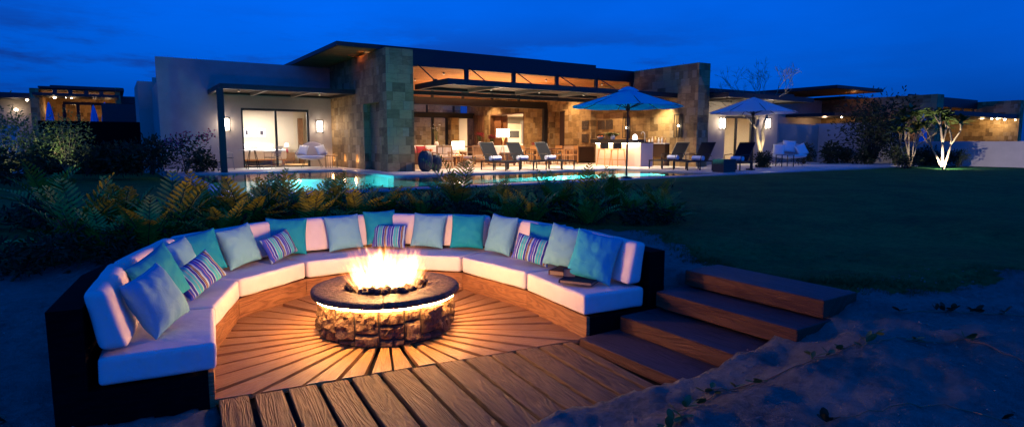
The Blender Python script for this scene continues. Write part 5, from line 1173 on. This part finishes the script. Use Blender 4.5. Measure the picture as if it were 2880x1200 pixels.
# leafy tree and shrubs on the right
lt = empty('leafy_shrub', (at(2455, 14.6), 14.6, .9), 0, 'tall dark leafy shrub in front of the pinkish garden wall', 'shrub'); a, b = bush_mesh(61, 3.2, 3.3, 3000, .20, .06); a.build('foliage', M['leaf_dark'], lt); b.build('stems', M['darkbark'], lt)
gs = [make_bush('garden_shrub', 71, 1.5, .95, 800, .17, .055, 'leaf_dark', 'shrub', 'low shrubs along the right garden walls'), make_bush('garden_shrub', 72, 1.2, 1.15, 800, .15, .05, 'leaf_dark', 'shrub', 'low shrubs along the right garden walls')]
ug = [False, False]
GS = [(2150, 14.9, .7, 'low dark shrub around the foot of the leafless tree'), (2262, 16.3, .85, 'low shrub right of the shell armchair'), (2335, 16.0, 1.1, 'upright shrub before the blue garden wall'), (2385, 16.6, .7, 'small shrub at the joint of the blue and pink walls'), (2440, 14.6, .8, 'shrub left of the tall leafy shrub'), (2520, 13.0, .8, 'low shrub left of the wide frangipani'), (2600, 13.0, .9, 'low shrub between the two frangipani trees'), (2700, 11.0, 0.65, 'green-lit shrub right of the white-lit frangipani'), (2560, 11.6, .55, 'small low shrub before the wide frangipani'), (2760, 11.2, 0.72, 'shrub under the shadow on the low wall'), (2820, 11.2, 0.68, 'shrub before the right part of the low wall'), (2878, 11.0, 0.72, 'shrub at the right edge of the picture'), (2645, 12.0, .7, 'little shrub behind the white-lit frangipani trunk')]
for k, (px, y, s, lab) in enumerate(GS):
    q = k % 2; o = gs[q] if not ug[q] else copy_tree(gs[q]); ug[q] = True; u = at(px, y); place(o, (u, y, .87), R(k * 77), lab, s)
# left garden
ls = [make_bush('lit_shrub', 81, 2.6, 2.7, 1300, .14, .05, 'leaf_mid', 'shrub', 'tall shrubs lit from below at the left', 'bark'), make_bush('lit_shrub', 82, 2.2, 2.4, 1200, .14, .05, 'leaf_mid', 'shrub', 'tall shrubs lit from below at the left', 'bark')]
ul = [False, False]
for k, (px, y, s, lab, pw) in enumerate(((10, 22, .8, 'tall lit shrub at the left edge of the picture', 30), (118, 25, .74, 'tall lit shrub second from the left edge, before the pale wall', 45), (185, 25.5, .72, 'tall lit shrub just left of the dark fence', 45))):
    q = k % 2; o = ls[q] if not ul[q] else copy_tree(ls[q]); ul[q] = True; u = at(px, y); place(o, (u, y, .86), R(k * 50), lab, s)
    uplight((u + .1, y - 1.25, .86), pw * 1.6, (0, .35, 1), col=(1, .95, .6), lab='ground spotlight under the ' + lab.replace(', before the pale wall', '').replace(' of the picture', ''), ang=110)
for k, (px, y, s, lab) in enumerate(((20, 20.5, .9, 'dark low hedge shrub at the left edge beyond the lawn'), (95, 22.5, .9, 'dark low shrub in front of the lit shrubs'), (240, 24.5, .9, 'dark low shrub at the left end of the fence'), (310, 25.2, .9, 'dark low shrub at the middle of the fence'), (375, 24.5, 1.1, 'dark shrub at the right end of the fence'), (425, 23.6, 1.1, 'dark shrub against the corner of the stucco wall'), (560, 23.4, .8, 'dark shrub between the pink bougainvillea and the canopy post'))):
    o = copy_tree(gs[k % 2]); u = at(px, y); o['group'] = 'dark shrubs at the left edge of the lawn'; place(o, (u, y, .86), R(k * 91), lab, s)
bg = make_bush('bougainvillea', 91, 1.5, 1.25, 520, .12, .045, 'leaf_dark', 'bougainvillea', None); place(bg, (at(520, 22.6), 22.6, .86), 0, 'bougainvillea with pink flowers in front of the stucco wall'); pm_ = MB(); rr = random.Random(5)
for k in range(150):
    c = Vector(rr.choice(((-.4, 0, 1.1), (.1, -.1, 1.3), (.55, 0, 1.25), (-.1, -.2, 1.0), (.75, .0, 1.35)))) + Vector((rr.gauss(0, .13), rr.gauss(0, .13), rr.gauss(0, .09))); d = Vector((rr.gauss(0, 1), rr.gauss(0, 1), rr.gauss(0, 1))).normalized(); leaf(pm_, c, d, d.orthogonal().normalized(), .08, .06)
pm_.build('blossom', M['petalp'], bg)
# ================================================================= GARDEN WALLS AND FENCE
def wall(lab, m, *d, name='garden_wall', **kw): o = MB(); [o.box(*q) for q in d]; return tag(o.build(name, m), lab, kw.get('cat', 'garden wall'), kw.get('grp'))
wall('dark timber fence left of the villa', M['boxwood'], (-2.4, 1.0, 30.0, 30.1, .6, 2.78), name='timber_fence', cat='fence')
wall('pale garden wall at the far left behind the lit shrubs', M['garden_wall'], (-12, -2.9, 29.0, 29.2, .5, 2.55))
wall('deep blue garden wall right of the bedroom wing', M['stucco'], (27.8, 31.99, 18.3, 18.5, .4, 2.88))
wall('pinkish garden wall behind the tall leafy shrub', M['garden_wall'], (32.0, 32.2, 14.0, 18.5, .4, 2.94))
wall('low pale garden wall behind the frangipani trees', M['garden_wall'], (32.0, 32.2, -14, 13.99, .4, 1.98))
# ================================================================= NEIGHBOURING VILLAS
def neighbour(lab, loc, Wf, lights, glow):
    global villa
    h = empty('neighbour_villa', loc, 0, lab, 'villa', 'neighbouring villas'); Wf(lambda n, m, *b: W(n, m, *b, par=h))
    for x, y, z, e, c in lights: lamp('house_light', 'POINT', (x - loc[0], y - loc[1], z - loc[2]), e, c, h, .12)
    for k, (x, y, z, s) in enumerate(glow): part(MB().lathe([(.001, z - s), (s * .8, z - s * .6), (s, z), (s * .8, z + s * .6), (.001, z + s)], (x, y), 10), 'lit_bulb', M['bulb'], h)
def nb_right(w):
    w('stone_wall', M['stone'], (45.7, 46.7, 18.2, 19.3, .5, 5.12), (45.7, 46.7, 19.3, 21.3, 3.3, 5.12), (46.2, 46.7, 19.3, 21.3, .5, 3.3), (45.7, 46.7, 21.3, 26, .5, 5.12)); w('stone_wall', M['stone'], (58.2, 58.9, 17.5, 34, .5, 5.16))
    w('roof_slab', M['metal'], (40.0, 46.1, 21.8, 40, 5.5, 5.7), (46.1, 58, 24.5, 40, 5.2, 5.4)); w('roof_soffit', M['ceiling'], (40.2, 46, 22, 40, 5.48, 5.495)); w('fascia', M['metal'], (46.7, 58.2, 20.3, 20.45, 4.6, 5.3)); w('ceiling', M['ceiling'], (46.7, 58.2, 20.45, 33, 4.62, 4.7))
    w('canopy', M['metal'], (46.9, 58.2, 17.6, 20.3, 3.75, 4.05)); w('canopy', M['metal'], (41.0, 45.7, 22.4, 26, 3.75, 3.95)); w('stucco_wall', M['stucco'], (38.5, 45.7, 26, 26.3, .5, 5.1)); w('stucco_wall', M['stucco'], (38.5, 38.8, 26.3, 36, .5, 4.6)); w('rear_wall', M['stone'], (46.7, 58.2, 32, 32.3, .5, 4.6))
    for u in (49, 51.2, 53.4, 55.6, 57.6): w('clerestory_post', M['metal'], (u - .1, u + .1, 20.3, 20.44, 4.05, 4.6))
neighbour('darker neighbouring villa at the right with stone walls and bright star-like lamps', (45.7, 18.2, .9), nb_right,
   [(50, 22.5, 3.9, 90, (1, .6, .3)), (54, 24, 3.9, 90, (1, .6, .3)), (57, 19.5, 3.6, 60, (1, .66, .34)), (57.6, 18.6, 3.4, 45, (1, .72, .42)), (43.5, 24.5, 3.5, 60, (1, .6, .32)), (45.4, 20.3, 3.0, 25, (1, .6, .3)), (56, 27, 4.0, 80, (1, .6, .3)), (44.5, 23, 5.1, 6, (1, .5, .2))],
   [(57.5, 18.2, 3.70, .075), (56.0, 18.2, 3.70, .05), (55.0, 18.2, 3.70, .06), (58.0, 17.7, 3.66, .04), (43.0, 23.0, 3.70, .05)])
def at_z(px, py, y): # point of the sight line at row y
    r = (px - 1440) / FPX; uu = (600 - py) / FPX; fw = math.cos(PIT) + uu * math.sin(PIT); up = uu * math.cos(PIT) - math.sin(PIT); a = YAW
    dx = r * math.cos(a) + fw * math.sin(a); dy = -r * math.sin(a) + fw * math.cos(a); return dx / dy * y, H + up / dy * y
Y0 = 52.0
def nb_left(w):
    X = lambda px: at_z(px, 300, Y0)[0]; Z = lambda py, px=230: at_z(px, py, Y0)[1]
    w('stone_wall', M['stone'], (X(86), X(112), Y0, Y0 + 10, .9, Z(248, 100))); w('stone_wall', M['stone'], (X(326), X(341), Y0, Y0 + 10, .9, Z(247, 335)))
    w('roof_slab', M['metal'], (X(112), X(352), Y0 - .2, Y0 + 14, Z(252), Z(247))); w('upper_roof', M['metal'], (X(142), X(352), Y0 + 1, Y0 + 12, Z(246), Z(240))); w('canopy', M['metal'], (X(106), X(335), Y0 - 3.0, Y0 - .3, Z(279), Z(272)))
    w('roof_slab', M['metal'], (X(-160), X(86), Y0 + 1, Y0 + 12, Z(272, 20), Z(257, 20))); w('roof_slab', M['metal'], (X(341), X(402), Y0 + 2, Y0 + 10, Z(283), Z(262))); w('rear_wall', M['stone'], (X(112), X(326), Y0 + 7, Y0 + 7.3, .9, Z(252)))
    w('ceiling', M['ceiling'], (X(112), X(326), Y0, Y0 + 7, Z(256), Z(254))); w('stucco_wall', M['stucco'], (X(-160), X(86), Y0 + 3, Y0 + 3.3, .9, Z(272, 20))); w('stucco_wall', M['stucco'], (X(341), X(402), Y0 + 3, Y0 + 3.3, .9, Z(283)))
    for px in (158, 202, 246, 288): w('clerestory_post', M['metal'], (X(px) - .12, X(px) + .12, Y0 - .1, Y0 + .1, Z(279), Z(254)))
    w('glass_wall_frame', M['metal'], (X(170), X(326), Y0 + 3, Y0 + 3.1, Z(289), Z(281))); 
    for px in (172, 214, 258): w('glass_wall_post', M['metal'], (X(px) - .1, X(px) + .1, Y0 + 3, Y0 + 3.1, .9, Z(289)))
    w('terrace_wall', M['metal'], (X(288), X(390), Y0 - 6, Y0 - 5.7, .6, Z(302)))
xx = lambda px: at_z(px, 300, Y0)[0]
neighbour('distant lit villa far to the left beyond the lit shrubs', (xx(86), Y0, .9), nb_left,
   [(xx(140), Y0 + 4, 4.3, 26, (1, .62, .3)), (xx(200), Y0 + 4, 4.3, 26, (1, .6, .3)), (xx(260), Y0 + 5, 4.3, 26, (1, .6, .35)), (xx(30), Y0 + 1.8, 3.4, 3, (1, .7, .4)), (xx(305), Y0 + 4, 4.0, 16, (1, .6, .3))],
   [(xx(30), Y0 + 2.6, 4.2, .10), (xx(73), Y0 + 1, at_z(73, 279, Y0)[1], .07), (xx(159), Y0 - 1, at_z(159, 276, Y0)[1], .09), (xx(205), Y0 - 1, at_z(205, 277, Y0)[1], .06), (xx(190), Y0 - 1, at_z(190, 276, Y0)[1], .06), (xx(290), Y0 - 1, at_z(290, 275, Y0)[1], .05)])
M['closed'] = mat('closed_canvas', (.03, .30, .62), .8, emit=None)
for k, (px, y, zb, h, lab, g) in enumerate(((148, 48.5, 3.0, 1.5, 'closed blue parasol at the left of the distant villa', 1), (272, 48.5, 3.0, 1.4, 'closed blue parasol at the middle of the distant villa', 1), (304, 48.5, 3.2, 1.4, 'closed blue parasol at the right of the distant villa', 1), (2592, 16.4, .9, 2.45, 'closed blue parasol beside the stone wall of the right neighbour', 2))):
    e = empty('closed_parasol', (at(px, y), y, zb if g == 2 else .9), 0, lab, 'parasol', 'closed blue parasols'); b0 = (zb - .9 if g == 1 else .4) * 1.0
    MB().lathe([(.001, b0 + h), (.06, b0 + h - .1), (.16, b0 + h * .55), (.24 if g == 1 else .26, b0 + .15), (.19, b0 + .08), (.001, b0 + .1)], n=14, jit=lambda a, r, z: .02 * math.cos(a * 7) if r > .1 else 0).build('canopy', M['closed'], e); MB().tube([(0, 0, 0), (0, 0, b0 + .1)], .03, 6).build('pole', M['black'], e)
# ================================================================= VINES ON THE SAND
def vine(pts, lab, leaves, lm='leaf_mid', seed=0):
    rr = random.Random(seed); r = empty('beach_vine', (pts[0][0], pts[0][1], ground_z(*pts[0])), 0, lab, 'vine', 'creeping vines on the sand'); o = r.location; P = []
    for i in range(len(pts) - 1):
        for k in range(6):
            t = k / 6; x = pts[i][0] * (1 - t) + pts[i + 1][0] * t + .05 * mnoise.noise((i * 3 + k * .8, seed, 1)); y = pts[i][1] * (1 - t) + pts[i + 1][1] * t + .05 * mnoise.noise((i * 3 + k * .8, seed, 9)); P.append(Vector((x, y, ground_z(x, y) + .012 + .03 * abs(mnoise.noise((k + i * 6, seed, 4))))) - Vector(o))
    MB().tube(P, .0042, 5).build('stem', M['vine'], r); lf = MB()
    for k in range(leaves):
        p = rr.choice(P); 
        for j in range(rr.choice((2, 3, 4))):
            d = Vector((rr.gauss(0, 1), rr.gauss(0, 1), rr.uniform(.1, 1.3))).normalized(); leaf(lf, p + Vector((0, 0, .01)), d, d.orthogonal().normalized() if rr.random() < .5 else Vector((-d.x * d.z, -d.y * d.z, 1 - d.z * d.z)).normalized(), rr.uniform(.05, .10), rr.uniform(.03, .055), .1)
    lf.build('leaves', M[lm], r)
M['vine'] = mat('vine_stem', (.22, .12, .06), .7)
vine([(2.35, 2.35), (2.8, 2.45), (3.2, 2.62), (3.5, 2.62), (3.75, 2.45)], 'creeping vine with glossy leaves at the end of the lowest step', 9, seed=1)
vine([(3.45, 2.70), (3.75, 2.62), (4.1, 2.35), (4.5, 2.3), (4.9, 2.2)], 'leafy creeping vine running beside the upper steps', 10, seed=2)
vine([(4.6, 2.2), (5.0, 2.1), (5.3, 1.8), (5.2, 1.4), (4.7, 1.2)], 'curved reddish vine loop on the right sand', 5, seed=3)
vine([(2.0, 2.2), (2.25, 2.1), (2.5, 1.95), (2.8, 1.85)], 'short vine with a leaf tuft at the lower middle of the sand', 10, seed=4)
vine([(5.4, 2.3), (5.9, 2.1), (6.3, 1.8), (6.9, 1.6)], 'vine with dark leaf tufts near the lawn edge', 8, 'leaf_dark', seed=5)
vine([(3.3, 1.9), (3.8, 1.75), (4.2, 1.5), (4.3, 1.1)], 'thin dark vine in the middle of the right sand', 3, 'leaf_dark', seed=6)
vine([(-1.2, 5.9), (-1.0, 5.6), (-.75, 5.3), (-.7, 4.9)], 'dark vine on the sand left of the sofa box', 6, 'leaf_dark', seed=7)
vine([(2.6, 1.7), (3.0, 1.5), (3.4, 1.45), (3.7, 1.2)], 'pale dry vine near the bottom of the right sand', 3, seed=8)
def debris():
    mb = MB(); rr = random.Random(19)
    for k in range(900):
        if rr.random() < .8: x, y = rr.uniform(2.0, 7.5), rr.uniform(.3, 3.0)
        else: x, y = rr.uniform(-1.6, .4), rr.uniform(3.2, 7.5)
        if inside(x, y, PITPOLY) and rr.random() < .93: continue
        z = max(ground_z(x, y), 0.004); p = Vector((x, y, z + .004)); a = rr.random() * 6.28; L_ = rr.uniform(.01, .07) if rr.random() < .5 else rr.uniform(.006, .015); d = Vector((math.cos(a), math.sin(a), rr.uniform(-.1, .3)))
        if L_ > .016: mb.tube([p, p + d * L_ * .5 + Vector((0, 0, .003)), p + d * L_], .0018, 3)
        else: mb.add([p + Vector(q) * L_ for q in ((-1, 0, 0), (0, -1, 0), (1, 0, 0), (0, 1, 0), (0, 0, .8))], [(0, 1, 4), (1, 2, 4), (2, 3, 4), (3, 0, 4)])
    tag(mb.build('sand_debris', M['debris']), 'small twigs, shell bits and pebbles scattered on the sand', 'debris', kind='stuff')
M['debris'] = grainy('dry_twig', (.10, .07, .05), (.34, .28, .22), 20, .9, .2, .004)
debris()
# grass tufts along the lawn edge on the right
def tufts():
    mb = MB(); rr = random.Random(9); E = SANDPOLY[5:14]
    for k in range(2600):
        i = rr.randrange(len(E) - 1); t = rr.random(); x = E[i][0] * (1 - t) + E[i + 1][0] * t + rr.gauss(0, .10) + .05; y = E[i][1] * (1 - t) + E[i + 1][1] * t + abs(rr.gauss(0, .28)) - .06; z = ground_z(x, y); h = rr.uniform(.02, .06)
        for j in range(3):
            a = rr.random() * 6.28; w = .004; mb.add([(x + w, y, z - .005), (x - w, y, z - .005), (x + math.cos(a) * h * .6, y + math.sin(a) * h * .6, z + h)], [(0, 1, 2)]); x += rr.gauss(0, .015); y += rr.gauss(0, .015)
    tag(mb.build('grass_tufts', M['grass']), 'short grass tufts along the edge of the lawn and sand', 'grass', kind='stuff')
tufts()
